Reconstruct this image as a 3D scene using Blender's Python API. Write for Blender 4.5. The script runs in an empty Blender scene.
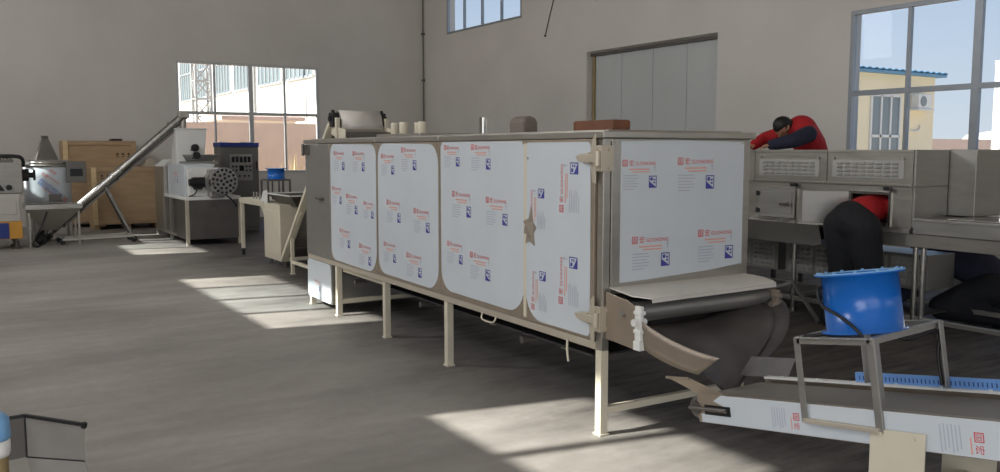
import bpy, bmesh, math, random
from mathutils import Vector, Matrix
random.seed(7)
SC = bpy.context.scene
COL = SC.collection
R = math.radians

# ---------------------------------------------------------------- materials
def lin(c):
    c /= 255.0
    return c / 12.92 if c <= 0.04045 else ((c + 0.055) / 1.055) ** 2.4
def S(r, g, b):
    return (lin(r), lin(g), lin(b), 1.0)
def new_mat(name):
    m = bpy.data.materials.new(name); m.use_nodes = True
    nt = m.node_tree; nt.nodes.clear()
    out = nt.nodes.new('ShaderNodeOutputMaterial')
    return m, nt, out
def mat(name, col, rough=0.5, metal=0.0, var=0.06, scale=6.0, stretch=(1, 1, 1), bump=0.0, bscale=60.0, spec=0.5, rvar=0.0):
    """Principled material with procedural tone variation, roughness variation and optional bump."""
    m, nt, out = new_mat(name)
    b = nt.nodes.new('ShaderNodeBsdfPrincipled')
    nt.links.new(b.outputs[0], out.inputs[0])
    tc = nt.nodes.new('ShaderNodeTexCoord'); mp = nt.nodes.new('ShaderNodeMapping')
    mp.inputs['Scale'].default_value = stretch
    nt.links.new(tc.outputs['Object'], mp.inputs[0])
    n = nt.nodes.new('ShaderNodeTexNoise'); n.inputs['Scale'].default_value = scale; n.inputs['Detail'].default_value = 5
    nt.links.new(mp.outputs[0], n.inputs[0])
    rp = nt.nodes.new('ShaderNodeValToRGB')
    lo = tuple(max(0, c * (1 - var)) for c in col[:3]) + (1,); hi = tuple(min(1, c * (1 + var)) for c in col[:3]) + (1,)
    rp.color_ramp.elements[0].color = lo; rp.color_ramp.elements[1].color = hi
    rp.color_ramp.elements[0].position = .3; rp.color_ramp.elements[1].position = .7
    nt.links.new(n.outputs['Fac'], rp.inputs[0]); nt.links.new(rp.outputs[0], b.inputs['Base Color'])
    b.inputs['Roughness'].default_value = rough; b.inputs['Metallic'].default_value = metal
    b.inputs['Specular IOR Level'].default_value = spec
    if rvar:
        mr = nt.nodes.new('ShaderNodeMapRange'); mr.inputs['To Min'].default_value = max(.02, rough - rvar); mr.inputs['To Max'].default_value = min(1, rough + rvar)
        nt.links.new(n.outputs['Fac'], mr.inputs[0]); nt.links.new(mr.outputs[0], b.inputs['Roughness'])
    if bump:
        n2 = nt.nodes.new('ShaderNodeTexNoise'); n2.inputs['Scale'].default_value = bscale; n2.inputs['Detail'].default_value = 4
        nt.links.new(mp.outputs[0], n2.inputs[0])
        bp = nt.nodes.new('ShaderNodeBump'); bp.inputs['Strength'].default_value = bump; bp.inputs['Distance'].default_value = .02
        nt.links.new(n2.outputs['Fac'], bp.inputs['Height']); nt.links.new(bp.outputs[0], b.inputs['Normal'])
    return m

M = {}
M['steel'] = mat('stainless_steel', S(178, 174, 166), .32, .8, .05, 3, (1, 1, 7), rvar=.08)
M['steel_flat'] = mat('brushed_steel', S(158, 156, 151), .40, .7, .06, 3, (1, 1, 7), rvar=.08)
M['steel_dark'] = mat('dull_steel', S(112, 108, 104), .45, .8, .12, 5, rvar=.1)
M['steel_mirror'] = mat('polished_steel', S(186, 185, 180), .2, .95, .04, 2, rvar=.06)
M['louvre'] = mat('satin_louvre_steel', S(176, 175, 170), .45, .4, .04, 4)
M['shelf'] = mat('filmed_steel_shelf', S(212, 207, 199), .4, .15, .05, 4)
M['guard'] = mat('dull_guard_steel', S(142, 130, 117), .45, .5, .08, 5)
M['cream'] = mat('cream_paint', S(206, 198, 178), .45, 0, .04, 5)
M['cream_metal'] = mat('cream_metal', S(190, 181, 164), .4, .35, .05, 5)
M['white'] = mat('white_paint', S(222, 222, 218), .4, 0, .03, 4)
M['film'] = mat('white_protective_film', S(196, 203, 208), .32, 0, .025, 2.2, bump=.05, bscale=7, spec=.35)
M['red_ink'] = mat('red_ink', S(205, 60, 62), .5, 0, .02)
M['orange_ink'] = mat('orange_ink', S(222, 150, 130), .5, 0, .02)
M['blue_ink'] = mat('blue_ink', S(62, 66, 150), .5, 0, .02)
M['grey_ink'] = mat('grey_ink', S(170, 176, 190), .5, 0, .02)
M['blue_text'] = mat('blue_text_ink', S(60, 110, 190), .5, 0, .02)
M['black'] = mat('black_plastic', S(24, 24, 26), .45, 0, .1)
M['rubber'] = mat('black_rubber', S(30, 29, 30), .6, 0, .15, 8)
M['belt'] = mat('dark_belt', S(52, 50, 52), .55, .0, .25, 5, rvar=.1)
M['belt_grey'] = mat('grey_belt', S(122, 118, 112), .55, .1, .12, 3.5, (1, 4, 1), rvar=.1)
M['chute'] = mat('dusty_dark_sheet', S(84, 80, 79), .5, .3, .35, 4, rvar=.12)
M['blue_paint'] = mat('glossy_blue_paint', S(12, 96, 182), .25, 0, .05, 3, spec=.6)
M['blue_light'] = mat('pale_blue_paint', S(120, 170, 215), .4, 0, .12, 8)
M['blue_dark'] = mat('dark_blue_paint', S(30, 52, 128), .4, 0, .05, 5)
M['guide_blue'] = mat('light_blue_plastic', S(110, 155, 215), .45, 0, .04, 6)
M['slot_blue'] = mat('blue_slot_shade', S(58, 84, 140), .6, 0, .05)
M['plywood'] = mat('plywood', S(176, 149, 116), .7, 0, .1, 2.5, (1, 1, 5), bump=.05)
M['plywood_pale'] = mat('pale_batten_wood', S(222, 196, 150), .7, 0, .08, 4, (1, 1, 5))
M['brown_card'] = mat('brown_board', S(112, 72, 50), .75, 0, .18, 9)
M['grey_cover'] = mat('grey_motor_cover', S(112, 102, 94), .6, 0, .08, 6)
M['trough'] = mat('grey_trough_steel', S(158, 155, 149), .4, .3, .08, 5)
M['tube'] = mat('dark_polished_tube', S(128, 126, 122), .26, .95, .1, 4, rvar=.08)
M['panel_grey'] = mat('cabinet_grey', S(110, 108, 103), .5, .1, .06, 4)
M['panel_face'] = mat('control_panel_grey', S(150, 148, 142), .45, 0, .04, 5)
M['screen'] = mat('dark_display', S(18, 20, 24), .15, 0, .05)
M['yellow'] = mat('orange_yellow_paint', S(206, 150, 60), .5, 0, .08, 5)
M['plate_cream'] = mat('warm_steel_plate', S(158, 145, 129), .42, .5, .06, 4, rvar=.08)
M['skin'] = mat('skin', S(176, 126, 100), .5, 0, .05)
M['red_cloth'] = mat('red_jacket_cloth', S(168, 22, 30), .8, 0, .12, 14, bump=.15, bscale=24)
M['navy_cloth'] = mat('navy_cloth', S(34, 36, 56), .85, 0, .15, 14, bump=.15, bscale=24)
M['dark_cloth'] = mat('dark_trouser_cloth', S(22, 23, 28), .85, 0, .15, 14, bump=.15, bscale=24)
M['magenta'] = mat('magenta_trim_cloth', S(150, 40, 96), .8, 0, .05)
M['hair'] = mat('black_hair', S(16, 14, 14), .55, 0, .2, 40)
M['shoe'] = mat('black_shoe', S(20, 20, 21), .5, 0, .1)
M['alu'] = mat('window_aluminium', S(196, 198, 198), .35, .5, .04, 6)
M['alu_dark'] = mat('grey_window_frame', S(150, 156, 162), .4, .4, .05, 6)
M['door_panel'] = mat('blue_grey_sandwich_panel', S(190, 194, 192), .45, .0, .035, 1.6, (1, 1, .3))
M['ext_white'] = mat('white_render', S(236, 234, 228), .8, 0, .03, .4)
M['ext_yellow'] = mat('yellow_render', S(240, 227, 196), .85, 0, .04, .5)
M['ext_blue'] = mat('blue_roof_sheet', S(100, 150, 185), .5, .1, .05, 2)
M['ext_glass'] = mat('blue_grey_glazing', S(122, 134, 138), .25, 0, .12, .35, spec=.6)
M['ext_brick'] = mat('pink_brick', S(216, 192, 178), .85, 0, .06, 1.5)
M['ext_steel'] = mat('galvanised_lattice', S(190, 190, 186), .5, .2, .05)
M['dirt'] = mat('dry_dirt', S(190, 172, 148), .95, 0, .12, .5)
M['bush'] = mat('hazy_pale_bush', S(205, 202, 190), .9, 0, .1, 2)
M['straw'] = mat('dry_grass', S(200, 178, 130), .9, 0, .2, 4)
M['car_blue'] = mat('blue_car_paint', S(60, 110, 190), .25, .1, .03)
M['rust'] = mat('brown_pipe_paint', S(150, 130, 90), .6, 0, .1, 9)
M['torn'] = mat('bare_brown_steel', S(164, 153, 140), .45, .5, .12, 20)

def make_wall_mat():
    m, nt, out = new_mat('painted_plaster')
    b = nt.nodes.new('ShaderNodeBsdfPrincipled'); nt.links.new(b.outputs[0], out.inputs[0])
    tc = nt.nodes.new('ShaderNodeTexCoord')
    n = nt.nodes.new('ShaderNodeTexNoise'); n.inputs['Scale'].default_value = .45; n.inputs['Detail'].default_value = 6; n.inputs['Roughness'].default_value = .55
    nt.links.new(tc.outputs['Object'], n.inputs[0])
    rp = nt.nodes.new('ShaderNodeValToRGB')
    rp.color_ramp.elements[0].position = .3; rp.color_ramp.elements[0].color = S(203, 199, 193)
    rp.color_ramp.elements[1].position = .7; rp.color_ramp.elements[1].color = S(216, 212, 206)
    nt.links.new(n.outputs['Fac'], rp.inputs[0]); nt.links.new(rp.outputs[0], b.inputs['Base Color'])
    b.inputs['Roughness'].default_value = .75; b.inputs['Specular IOR Level'].default_value = .25
    return m
M['wall'] = make_wall_mat()

def make_floor_mat():
    m, nt, out = new_mat('worn_concrete')
    b = nt.nodes.new('ShaderNodeBsdfPrincipled'); nt.links.new(b.outputs[0], out.inputs[0])
    tc = nt.nodes.new('ShaderNodeTexCoord')
    def noise(sc, det, rough=.6, st=(1, 1, 1)):
        mp = nt.nodes.new('ShaderNodeMapping'); mp.inputs['Scale'].default_value = st
        nt.links.new(tc.outputs['Object'], mp.inputs[0])
        n = nt.nodes.new('ShaderNodeTexNoise'); n.inputs['Scale'].default_value = sc; n.inputs['Detail'].default_value = det; n.inputs['Roughness'].default_value = rough
        nt.links.new(mp.outputs[0], n.inputs[0]); return n
    def ramp(src, p0, c0, p1, c1):
        r = nt.nodes.new('ShaderNodeValToRGB'); r.color_ramp.elements[0].position = p0; r.color_ramp.elements[0].color = c0
        r.color_ramp.elements[1].position = p1; r.color_ramp.elements[1].color = c1
        nt.links.new(src, r.inputs[0]); return r
    def mix(mode, fac, a, bb):
        x = nt.nodes.new('ShaderNodeMix'); x.data_type = 'RGBA'; x.blend_type = mode
        if isinstance(fac, float): x.inputs[0].default_value = fac
        else: nt.links.new(fac, x.inputs[0])
        nt.links.new(a, x.inputs[6])
        if isinstance(bb, tuple): x.inputs[7].default_value = bb
        else: nt.links.new(bb, x.inputs[7])
        return x.outputs[2]
    big = noise(.55, 7, .62, (.45, 1.1, 1))
    c = ramp(big.outputs['Fac'], .3, S(124, 120, 115), .66, S(172, 167, 160)).outputs[0]
    fine = noise(9, 8, .7)
    c = mix('MULTIPLY', .5, c, ramp(fine.outputs['Fac'], .3, (.72, .72, .72, 1), .7, (1, 1, 1, 1)).outputs[0])
    # trowelled sweep streaks running across the slab
    st = noise(2.2, 6, .62, (.5, 2.2, 1))
    c = mix('MULTIPLY', .55, c, ramp(st.outputs['Fac'], .38, (.78, .775, .77, 1), .62, (1, 1, 1, 1)).outputs[0])
    # pale dust smears
    du = noise(1.1, 9, .7)
    c = mix('MIX', ramp(du.outputs['Fac'], .62, (0, 0, 0, 1), .74, (.35, .35, .35, 1)).outputs[0], c, S(184, 178, 166))
    # darker streaked area on the machine side, with a ragged outline in floor coordinates
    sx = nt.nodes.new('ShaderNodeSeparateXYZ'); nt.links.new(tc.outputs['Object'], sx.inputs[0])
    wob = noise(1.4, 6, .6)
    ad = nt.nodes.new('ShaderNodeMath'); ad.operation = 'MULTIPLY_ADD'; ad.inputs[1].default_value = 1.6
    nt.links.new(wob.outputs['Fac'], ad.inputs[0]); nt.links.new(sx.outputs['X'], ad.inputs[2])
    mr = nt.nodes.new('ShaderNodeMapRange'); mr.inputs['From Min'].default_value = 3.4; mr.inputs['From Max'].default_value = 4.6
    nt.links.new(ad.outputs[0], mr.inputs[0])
    mottle = noise(3.0, 7, .7, (.6, 3.2, 1))
    dark = ramp(mottle.outputs['Fac'], .35, S(46, 44, 44), .68, S(104, 99, 94)).outputs[0]
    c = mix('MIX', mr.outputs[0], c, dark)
    nt.links.new(c, b.inputs['Base Color'])
    rr = nt.nodes.new('ShaderNodeMapRange'); rr.inputs['To Min'].default_value = .5; rr.inputs['To Max'].default_value = .8
    nt.links.new(st.outputs['Fac'], rr.inputs[0]); nt.links.new(rr.outputs[0], b.inputs['Roughness'])
    bp = nt.nodes.new('ShaderNodeBump'); bp.inputs['Strength'].default_value = .18; bp.inputs['Distance'].default_value = .01
    nt.links.new(fine.outputs['Fac'], bp.inputs['Height']); nt.links.new(bp.outputs[0], b.inputs['Normal'])
    return m
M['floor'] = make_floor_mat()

def make_glass():
    m, nt, out = new_mat('window_glass')
    t = nt.nodes.new('ShaderNodeBsdfTransparent'); t.inputs[0].default_value = (.93, .95, .96, 1)
    g = nt.nodes.new('ShaderNodeBsdfGlossy'); g.inputs['Roughness'].default_value = .02
    f0 = nt.nodes.new('ShaderNodeFresnel'); f0.inputs[0].default_value = 1.24; ge = nt.nodes.new('ShaderNodeNewGeometry')
    iv = nt.nodes.new('ShaderNodeMath'); iv.operation = 'SUBTRACT'; iv.inputs[0].default_value = 1.0; nt.links.new(ge.outputs['Backfacing'], iv.inputs[1])
    f = nt.nodes.new('ShaderNodeMath'); f.operation = 'MULTIPLY'; nt.links.new(f0.outputs[0], f.inputs[0]); nt.links.new(iv.outputs[0], f.inputs[1])
    n = nt.nodes.new('ShaderNodeTexNoise'); n.inputs['Scale'].default_value = 1.5
    bp = nt.nodes.new('ShaderNodeBump'); bp.inputs['Strength'].default_value = .02
    nt.links.new(n.outputs['Fac'], bp.inputs['Height']); nt.links.new(bp.outputs[0], g.inputs['Normal'])
    x = nt.nodes.new('ShaderNodeMixShader')
    nt.links.new(f.outputs[0], x.inputs[0]); nt.links.new(t.outputs[0], x.inputs[1]); nt.links.new(g.outputs[0], x.inputs[2])
    nt.links.new(x.outputs[0], out.inputs[0])
    return m
M['glass'] = make_glass()

# ---------------------------------------------------------------- mesh builder
class MB:
    def __init__(s, mats=None):
        s.v = []; s.f = []; s.mi = []; s.sm = []; s.cur = 0; s.X = Matrix.Identity(4); s.mats = mats
    def m(s, i): s.cur = i; return s
    def add(s, vs, fs, smooth=False):
        o = len(s.v)
        for p in vs: s.v.append(tuple(s.X @ Vector(p)))
        for f in fs:
            s.f.append(tuple(o + i for i in f)); s.mi.append(s.cur); s.sm.append(smooth)
        return s
    def box(s, x0, x1, y0, y1, z0, z1):
        return s.hexa([(x0, y0, z0), (x1, y0, z0), (x1, y1, z0), (x0, y1, z0)], [(x0, y0, z1), (x1, y0, z1), (x1, y1, z1), (x0, y1, z1)])
    def hexa(s, a, b):
        return s.add(list(a) + list(b), [(3, 2, 1, 0), (4, 5, 6, 7), (0, 1, 5, 4), (1, 2, 6, 5), (2, 3, 7, 6), (3, 0, 4, 7)])
    def prism(s, pts, d):
        """closed outline pts (3D), extruded by vector d"""
        n = len(pts); d = Vector(d)
        vs = [tuple(Vector(p)) for p in pts] + [tuple(Vector(p) + d) for p in pts]
        fs = [tuple(range(n - 1, -1, -1)), tuple(range(n, 2 * n))] + [(i, (i + 1) % n, n + (i + 1) % n, n + i) for i in range(n)]
        return s.add(vs, fs)
    def bar(s, p0, p1, w, h=None, up=(0, 0, 1)):
        """square section bar from p0 to p1"""
        h = h or w; p0 = Vector(p0); p1 = Vector(p1); d = (p1 - p0).normalized(); u = Vector(up)
        if abs(d.dot(u)) > .98: u = Vector((0, 1, 0))
        a = d.cross(u).normalized(); b = a.cross(d).normalized(); a *= w / 2; b *= h / 2
        q = [p0 - a - b, p0 + a - b, p0 + a + b, p0 - a + b]; e = [p1 - a - b, p1 + a - b, p1 + a + b, p1 - a + b]
        return s.hexa(q, e)
    def cyl(s, p0, p1, r0, r1=None, n=20, caps=True):
        r1 = r0 if r1 is None else r1; p0 = Vector(p0); p1 = Vector(p1); d = (p1 - p0).normalized()
        u = Vector((0, 0, 1)) if abs(d.z) < .9 else Vector((1, 0, 0))
        a = d.cross(u).normalized(); b = d.cross(a)
        ring = [a * math.cos(2 * math.pi * i / n) + b * math.sin(2 * math.pi * i / n) for i in range(n)]
        vs = [p0 + r * r0 for r in ring] + [p1 + r * r1 for r in ring]
        s.add(vs, [(i, (i + 1) % n, n + (i + 1) % n, n + i) for i in range(n)], True)
        if caps: s.add(vs, [tuple(range(n - 1, -1, -1)), tuple(range(n, 2 * n))])
        return s
    def lathe(s, prof, o=(0, 0, 0), n=28, ax=(0, 0, 1)):
        """profile of (radius, height) around axis ax through o; closed loop profile"""
        d = Vector(ax).normalized(); u = Vector((0, 0, 1)) if abs(d.z) < .9 else Vector((1, 0, 0))
        a = d.cross(u).normalized(); b = d.cross(a); o = Vector(o); k = len(prof); vs = []
        for r, h in prof:
            for i in range(n):
                t = 2 * math.pi * i / n
                vs.append(o + d * h + (a * math.cos(t) + b * math.sin(t)) * max(r, 1e-4))
        fs = []
        for j in range(k - 1):
            for i in range(n):
                fs.append((j * n + i, j * n + (i + 1) % n, (j + 1) * n + (i + 1) % n, (j + 1) * n + i))
        return s.add(vs, fs, True)
    def tube(s, pts, r, n=8):
        """round tube through points (smoothed)"""
        pts = [Vector(p) for p in pts]; P = []
        for i in range(len(pts) - 1):
            p0 = pts[max(i - 1, 0)]; p1 = pts[i]; p2 = pts[i + 1]; p3 = pts[min(i + 2, len(pts) - 1)]
            for j in range(5):
                t = j / 5.0
                P.append(.5 * ((2 * p1) + (-p0 + p2) * t + (2 * p0 - 5 * p1 + 4 * p2 - p3) * t * t + (-p0 + 3 * p1 - 3 * p2 + p3) * t ** 3))
        P.append(pts[-1]); vs = []; prev = None
        for i, p in enumerate(P):
            d = (P[min(i + 1, len(P) - 1)] - P[max(i - 1, 0)]).normalized()
            if prev is None:
                prev = d.cross(Vector((0, 0, 1)) if abs(d.z) < .9 else Vector((1, 0, 0))).normalized()
            a = (prev - d * prev.dot(d)).normalized(); prev = a; b = d.cross(a)
            rr = r if not isinstance(r, (list, tuple)) else r[0] + (r[1] - r[0]) * i / (len(P) - 1)
            for k in range(n):
                t = 2 * math.pi * k / n; vs.append(p + (a * math.cos(t) + b * math.sin(t)) * rr)
        L = len(P)
        fs = [(i * n + k, i * n + (k + 1) % n, (i + 1) * n + (k + 1) % n, (i + 1) * n + k) for i in range(L - 1) for k in range(n)]
        s.add(vs, fs, True); s.add(vs, [tuple(range(n - 1, -1, -1)), tuple(range((L - 1) * n, L * n))])
        return s
    def sheet(s, rows, t, smooth=True):
        """grid of points (rows of equal length) thickened by t along the local normal"""
        R_ = len(rows); C = len(rows[0]); P = [[Vector(p) for p in r] for r in rows]; vs = []; nn = []
        for i in range(R_):
            for j in range(C):
                du = P[min(i + 1, R_ - 1)][j] - P[max(i - 1, 0)][j]; dv = P[i][min(j + 1, C - 1)] - P[i][max(j - 1, 0)]
                q = du.cross(dv); q = q.normalized() if q.length > 1e-9 else Vector((0, 0, 1))
                vs.append(P[i][j] + q * t / 2); nn.append(P[i][j] - q * t / 2)
        o = len(vs); ix = lambda i, j: i * C + j; fs = []
        for i in range(R_ - 1):
            for j in range(C - 1):
                fs.append((ix(i, j), ix(i, j + 1), ix(i + 1, j + 1), ix(i + 1, j)))
                fs.append((o + ix(i, j), o + ix(i + 1, j), o + ix(i + 1, j + 1), o + ix(i, j + 1)))
        rim = [ix(0, j) for j in range(C)] + [ix(i, C - 1) for i in range(1, R_)] + [ix(R_ - 1, j) for j in range(C - 2, -1, -1)] + [ix(i, 0) for i in range(R_ - 2, 0, -1)]
        for k in range(len(rim)):
            a, b = rim[k], rim[(k + 1) % len(rim)]; fs.append((a, o + a, o + b, b))
        return s.add(vs + nn, fs, smooth)
    def ball(s, c, r, n=14, sc=(1, 1, 1)):
        prof = [(math.sin(math.pi * i / n), -math.cos(math.pi * i / n)) for i in range(n + 1)]
        o = len(s.v); vs = []; c = Vector(c)
        for a, h in prof:
            for k in range(n):
                t = 2 * math.pi * k / n
                vs.append(c + Vector((max(a, 1e-3) * math.cos(t) * r * sc[0], max(a, 1e-3) * math.sin(t) * r * sc[1], h * r * sc[2])))
        return s.add(vs, [(j * n + i, j * n + (i + 1) % n, (j + 1) * n + (i + 1) % n, (j + 1) * n + i) for j in range(n) for i in range(n)], True)
    def build(s, name, mats, parent=None, bevel=0, org=None, seg=2):
        if not isinstance(mats, (list, tuple)): mats = [mats]
        if org is None: org = Vector(parent.get('_o', (0, 0, 0))) if parent is not None else Vector((0, 0, 0))
        me = bpy.data.meshes.new(name)
        me.from_pydata([tuple(Vector(p) - Vector(org)) for p in s.v], [], s.f)
        for x in mats: me.materials.append(x)
        for p, i, q in zip(me.polygons, s.mi, s.sm): p.material_index = i; p.use_smooth = q
        b = bmesh.new(); b.from_mesh(me); bmesh.ops.recalc_face_normals(b, faces=b.faces); b.to_mesh(me); b.free()
        o = bpy.data.objects.new(name, me); COL.objects.link(o)
        if parent is not None:
            o.parent = parent; o['_o'] = list(org)
        else:
            o.location = org; o['_o'] = list(org)
        if bevel:
            md = o.modifiers.new('edge', 'BEVEL'); md.width = bevel; md.segments = seg; md.limit_method = 'ANGLE'; md.angle_limit = R(40)
        return o

def tag(o, label, cat, group=None, kind=None):
    o['label'] = label; o['category'] = cat
    if group: o['group'] = group
    if kind: o['kind'] = kind
    return o
def thing(name, loc, label, cat, group=None, rz=0, local=False):
    """Empty at a thing's base; parts are given in world coordinates (local=False) or in its own frame."""
    o = bpy.data.objects.new(name, None); COL.objects.link(o); o.empty_display_size = .1
    o.location = loc; o.rotation_euler = (0, 0, rz)
    o['_o'] = [0, 0, 0] if local else list(loc)
    return tag(o, label, cat, group)
def struct(o): o['kind'] = 'structure'; return o

_TXT = {}
def text_mesh(body):
    if body not in _TXT:
        c = bpy.data.curves.new('t', 'FONT'); c.body = body; c.resolution_u = 2; c.align_x = 'LEFT'
        o = bpy.data.objects.new('t', c); COL.objects.link(o)
        dg = bpy.context.evaluated_depsgraph_get(); dg.update()
        me = bpy.data.meshes.new_from_object(o.evaluated_get(dg))
        _TXT[body] = ([tuple(v.co) for v in me.vertices], [tuple(p.vertices) for p in me.polygons], max([v.co.x for v in me.vertices] or [0]))
        bpy.data.objects.remove(o); bpy.data.curves.remove(c); bpy.data.meshes.remove(me)
    return _TXT[body]
def frame_mat(o, x, y):
    x = Vector(x).normalized(); y = Vector(y).normalized(); z = x.cross(y)
    m = Matrix((x, y, z)).transposed().to_4x4(); m.translation = Vector(o); return m
def put_text(mb, body, size, px=0, py=0):
    v, f, w = text_mesh(body)
    mb.add([(px + a * size, py + b * size, .0) for a, b, c in v], f)
    return w * size
def print_block(mb, o, x, y, s=1.0, full=True):
    """one repeat of the film print: red boxed logo and name, fine lines, warning pictogram.  materials 1 red 2 orange 3 blue 4 grey"""
    keep = mb.X; mb.X = keep @ frame_mat(o, x, y)
    def rect(a, b, c, d): mb.add([(a, c, 0), (b, c, 0), (b, d, 0), (a, d, 0)], [(0, 1, 2, 3)])
    mb.m(1); h = .040 * s
    # boxed logo
    t = h * .1
    rect(0, h, 0, t); rect(0, h, h - t, h); rect(0, t, t, h - t); rect(h - t, h, t, h - t); put_text(mb, '国', h * .72, h * .13, h * .2)
    put_text(mb, '宏', h, h * 1.3, h * .12); put_text(mb, 'GUOHONG', h * .78, h * 2.5, h * .15)
    mb.m(2); rect(h * 1.3, h * 5.4, -h * .55, -h * .38); rect(h * 2.0, h * 5.4, -h * .95, -h * .8)
    mb.m(4)
    for k in range(6):
        w = (2.9, 3.1, 2.6, 3.1, 2.9, 2.2)[k]
        rect(h * .1, h * .1 + h * w, -h * (1.5 + .42 * k), -h * (1.36 + .42 * k))
    mb.m(3)
    a, b, c, d = h * 5.3, h * 6.9, -h * 3.4, -h * 1.5; t = h * .14
    rect(a, b, c, c + t); rect(a, b, d - t, d); rect(a, a + t, c, d); rect(b - t, b, c, d)
    # pictogram inside the box: slope, block and arrow
    mb.add([(a + t, c + t, 0), (b - t, c + t, 0), (a + t, c + h * 1.0, 0)], [(0, 1, 2)])
    rect(a + h * .3, a + h * .8, c + h * 1.15, d - t * 2); rect(a + h * .95, b - t * 2, c + h * .7, c + h * .95); rect(a + h * .95, b - t * 2, c + h * 1.15, c + h * 1.4)
    mb.m(4); rect(h * 6.4, h * 6.52, -h * .9, -h * .1); mb.add([(h * 6.2, -h * .3, 0), (h * 6.72, -h * .3, 0), (h * 6.46, h * .1, 0)], [(0, 1, 2)])
    mb.m(0); mb.X = keep
FILM = lambda: [M['film'], M['red_ink'], M['orange_ink'], M['blue_ink'], M['grey_ink']]

def rounded(x0, x1, y0, y1, rs, n=6):
    """2D rounded rectangle outline; rs = radii (bl, br, tr, tl)"""
    out = []
    for (cx, cy, a0, r) in ((x0 + rs[0], y0 + rs[0], 180, rs[0]), (x1 - rs[1], y0 + rs[1], 270, rs[1]), (x1 - rs[2], y1 - rs[2], 0, rs[2]), (x0 + rs[3], y1 - rs[3], 90, rs[3])):
        for i in range(n + 1):
            t = R(a0 + 90 * i / n); out.append((cx + r * math.cos(t), cy + r * math.sin(t)))
    return out

def skin_mesh(V, E, root, sub=2):
    """V = {name:(x,y,z,r)}, E = bones; tapered limbs fused into one continuous smooth surface"""
    mb = MB()
    for n, (x, y, z, r) in V.items(): mb.ball((x, y, z), r, 12)
    for a, b in E:
        pa, pb = Vector(V[a][:3]), Vector(V[b][:3])
        if (pa - pb).length > 1e-4: mb.cyl(pa, pb, V[a][3], V[b][3], 16)
    me = bpy.data.meshes.new('sk'); me.from_pydata(mb.v, [], mb.f)
    o = bpy.data.objects.new('sk', me); COL.objects.link(o)
    b = bmesh.new(); b.from_mesh(me); bmesh.ops.recalc_face_normals(b, faces=b.faces); b.to_mesh(me); b.free()
    rm = o.modifiers.new('r', 'REMESH'); rm.mode = 'VOXEL'; rm.voxel_size = .016
    sm = o.modifiers.new('s', 'SMOOTH'); sm.factor = .5; sm.iterations = 5
    dg = bpy.context.evaluated_depsgraph_get(); dg.update()
    m2 = bpy.data.meshes.new_from_object(o.evaluated_get(dg))
    out = ([tuple(v.co) for v in m2.vertices], [tuple(p.vertices) for p in m2.polygons])
    bpy.data.objects.remove(o); bpy.data.meshes.remove(me); bpy.data.meshes.remove(m2)
    return out
# ---------------------------------------------------------------- camera
cam = bpy.data.cameras.new('camera'); co = bpy.data.objects.new('camera', cam); COL.objects.link(co)
cam.sensor_width = 36; cam.lens = 36 * .866; cam.clip_end = 400; cam.clip_start = .05
PITCH = math.atan(86 / 866.); YAW = math.atan(557 / 870.27)
co.location = (0, 0, 1.6); co.rotation_euler = (math.pi / 2 - PITCH, 0, -YAW)
SC.camera = co
SC.view_settings.view_transform = 'Standard'; SC.view_settings.look = 'None'; SC.view_settings.gamma = 1
SC.view_settings.use_curve_mapping = False; SC.view_settings.exposure = 0.0

# ---------------------------------------------------------------- room
WR, WE, WL, WF, CZ = 10.8, 20.6, -3.5, -5.0, 7.0      # right wall x, end wall y, left wall x, front wall y, ceiling z
TH = .24
def wall_with_holes(name, axis, pos, out, a0, a1, holes, z0=0, z1=CZ):
    """wall slab in plane axis=pos, thickness TH outwards, with rectangular holes (a0,a1,z0,z1)"""
    mb = MB()
    As = sorted({a0, a1} | {h[0] for h in holes} | {h[1] for h in holes}); Zs = sorted({z0, z1} | {h[2] for h in holes} | {h[3] for h in holes})
    p0, p1 = sorted((pos, pos + out * TH))
    for i in range(len(As) - 1):
        j = 0
        while j < len(Zs) - 1:
            ca = (As[i] + As[i + 1]) / 2; solid = lambda k: not any(h[0] < ca < h[1] and h[2] < (Zs[k] + Zs[k + 1]) / 2 < h[3] for h in holes)
            if not solid(j): j += 1; continue
            k = j
            while k + 1 < len(Zs) - 1 and solid(k + 1): k += 1
            if axis == 'x': mb.box(p0, p1, As[i], As[i + 1], Zs[j], Zs[k + 1])
            else: mb.box(As[i], As[i + 1], p0, p1, Zs[j], Zs[k + 1])
            j = k + 1
    return struct(mb.build(name, M['wall']))
END_WIN = (4.5, 7.88, 1.05, 3.62)
BIG_WIN = (4.15, 7.76, 1.05, 3.53)
HI = (4.48, 5.62)
DOOR = (10.25, 13.7, 0, 3.52)
wall_with_holes('wall_right', 'x', WR, 1, WF - TH, WE + TH, [BIG_WIN, (16.0, 19.35) + HI, (9.75, 13.45) + HI, (3.0, 6.6) + HI, DOOR])
wall_with_holes('wall_end', 'y', WE, 1, WL, WR, [END_WIN])
LWIN = [(4.1, 5.84), (8.68, 12.4), (15.22, 18.95)]
wall_with_holes('wall_left', 'x', WL, -1, WF - TH, WE + TH, [w + (4.5, 5.54) for w in LWIN] + [(-4.2, .2, 0, 4.2)])
wall_with_holes('wall_front', 'y', WF, -1, WL, WR, [(-2.6, 2.4, 0, 4.2), (4.6, 9.4, 1.05, 3.5)])
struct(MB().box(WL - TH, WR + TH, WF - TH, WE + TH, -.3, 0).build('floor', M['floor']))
struct(MB().box(WL - TH, WR + TH, WF - TH, WE + TH, CZ, CZ + .2).build('ceiling', M['wall']))

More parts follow.
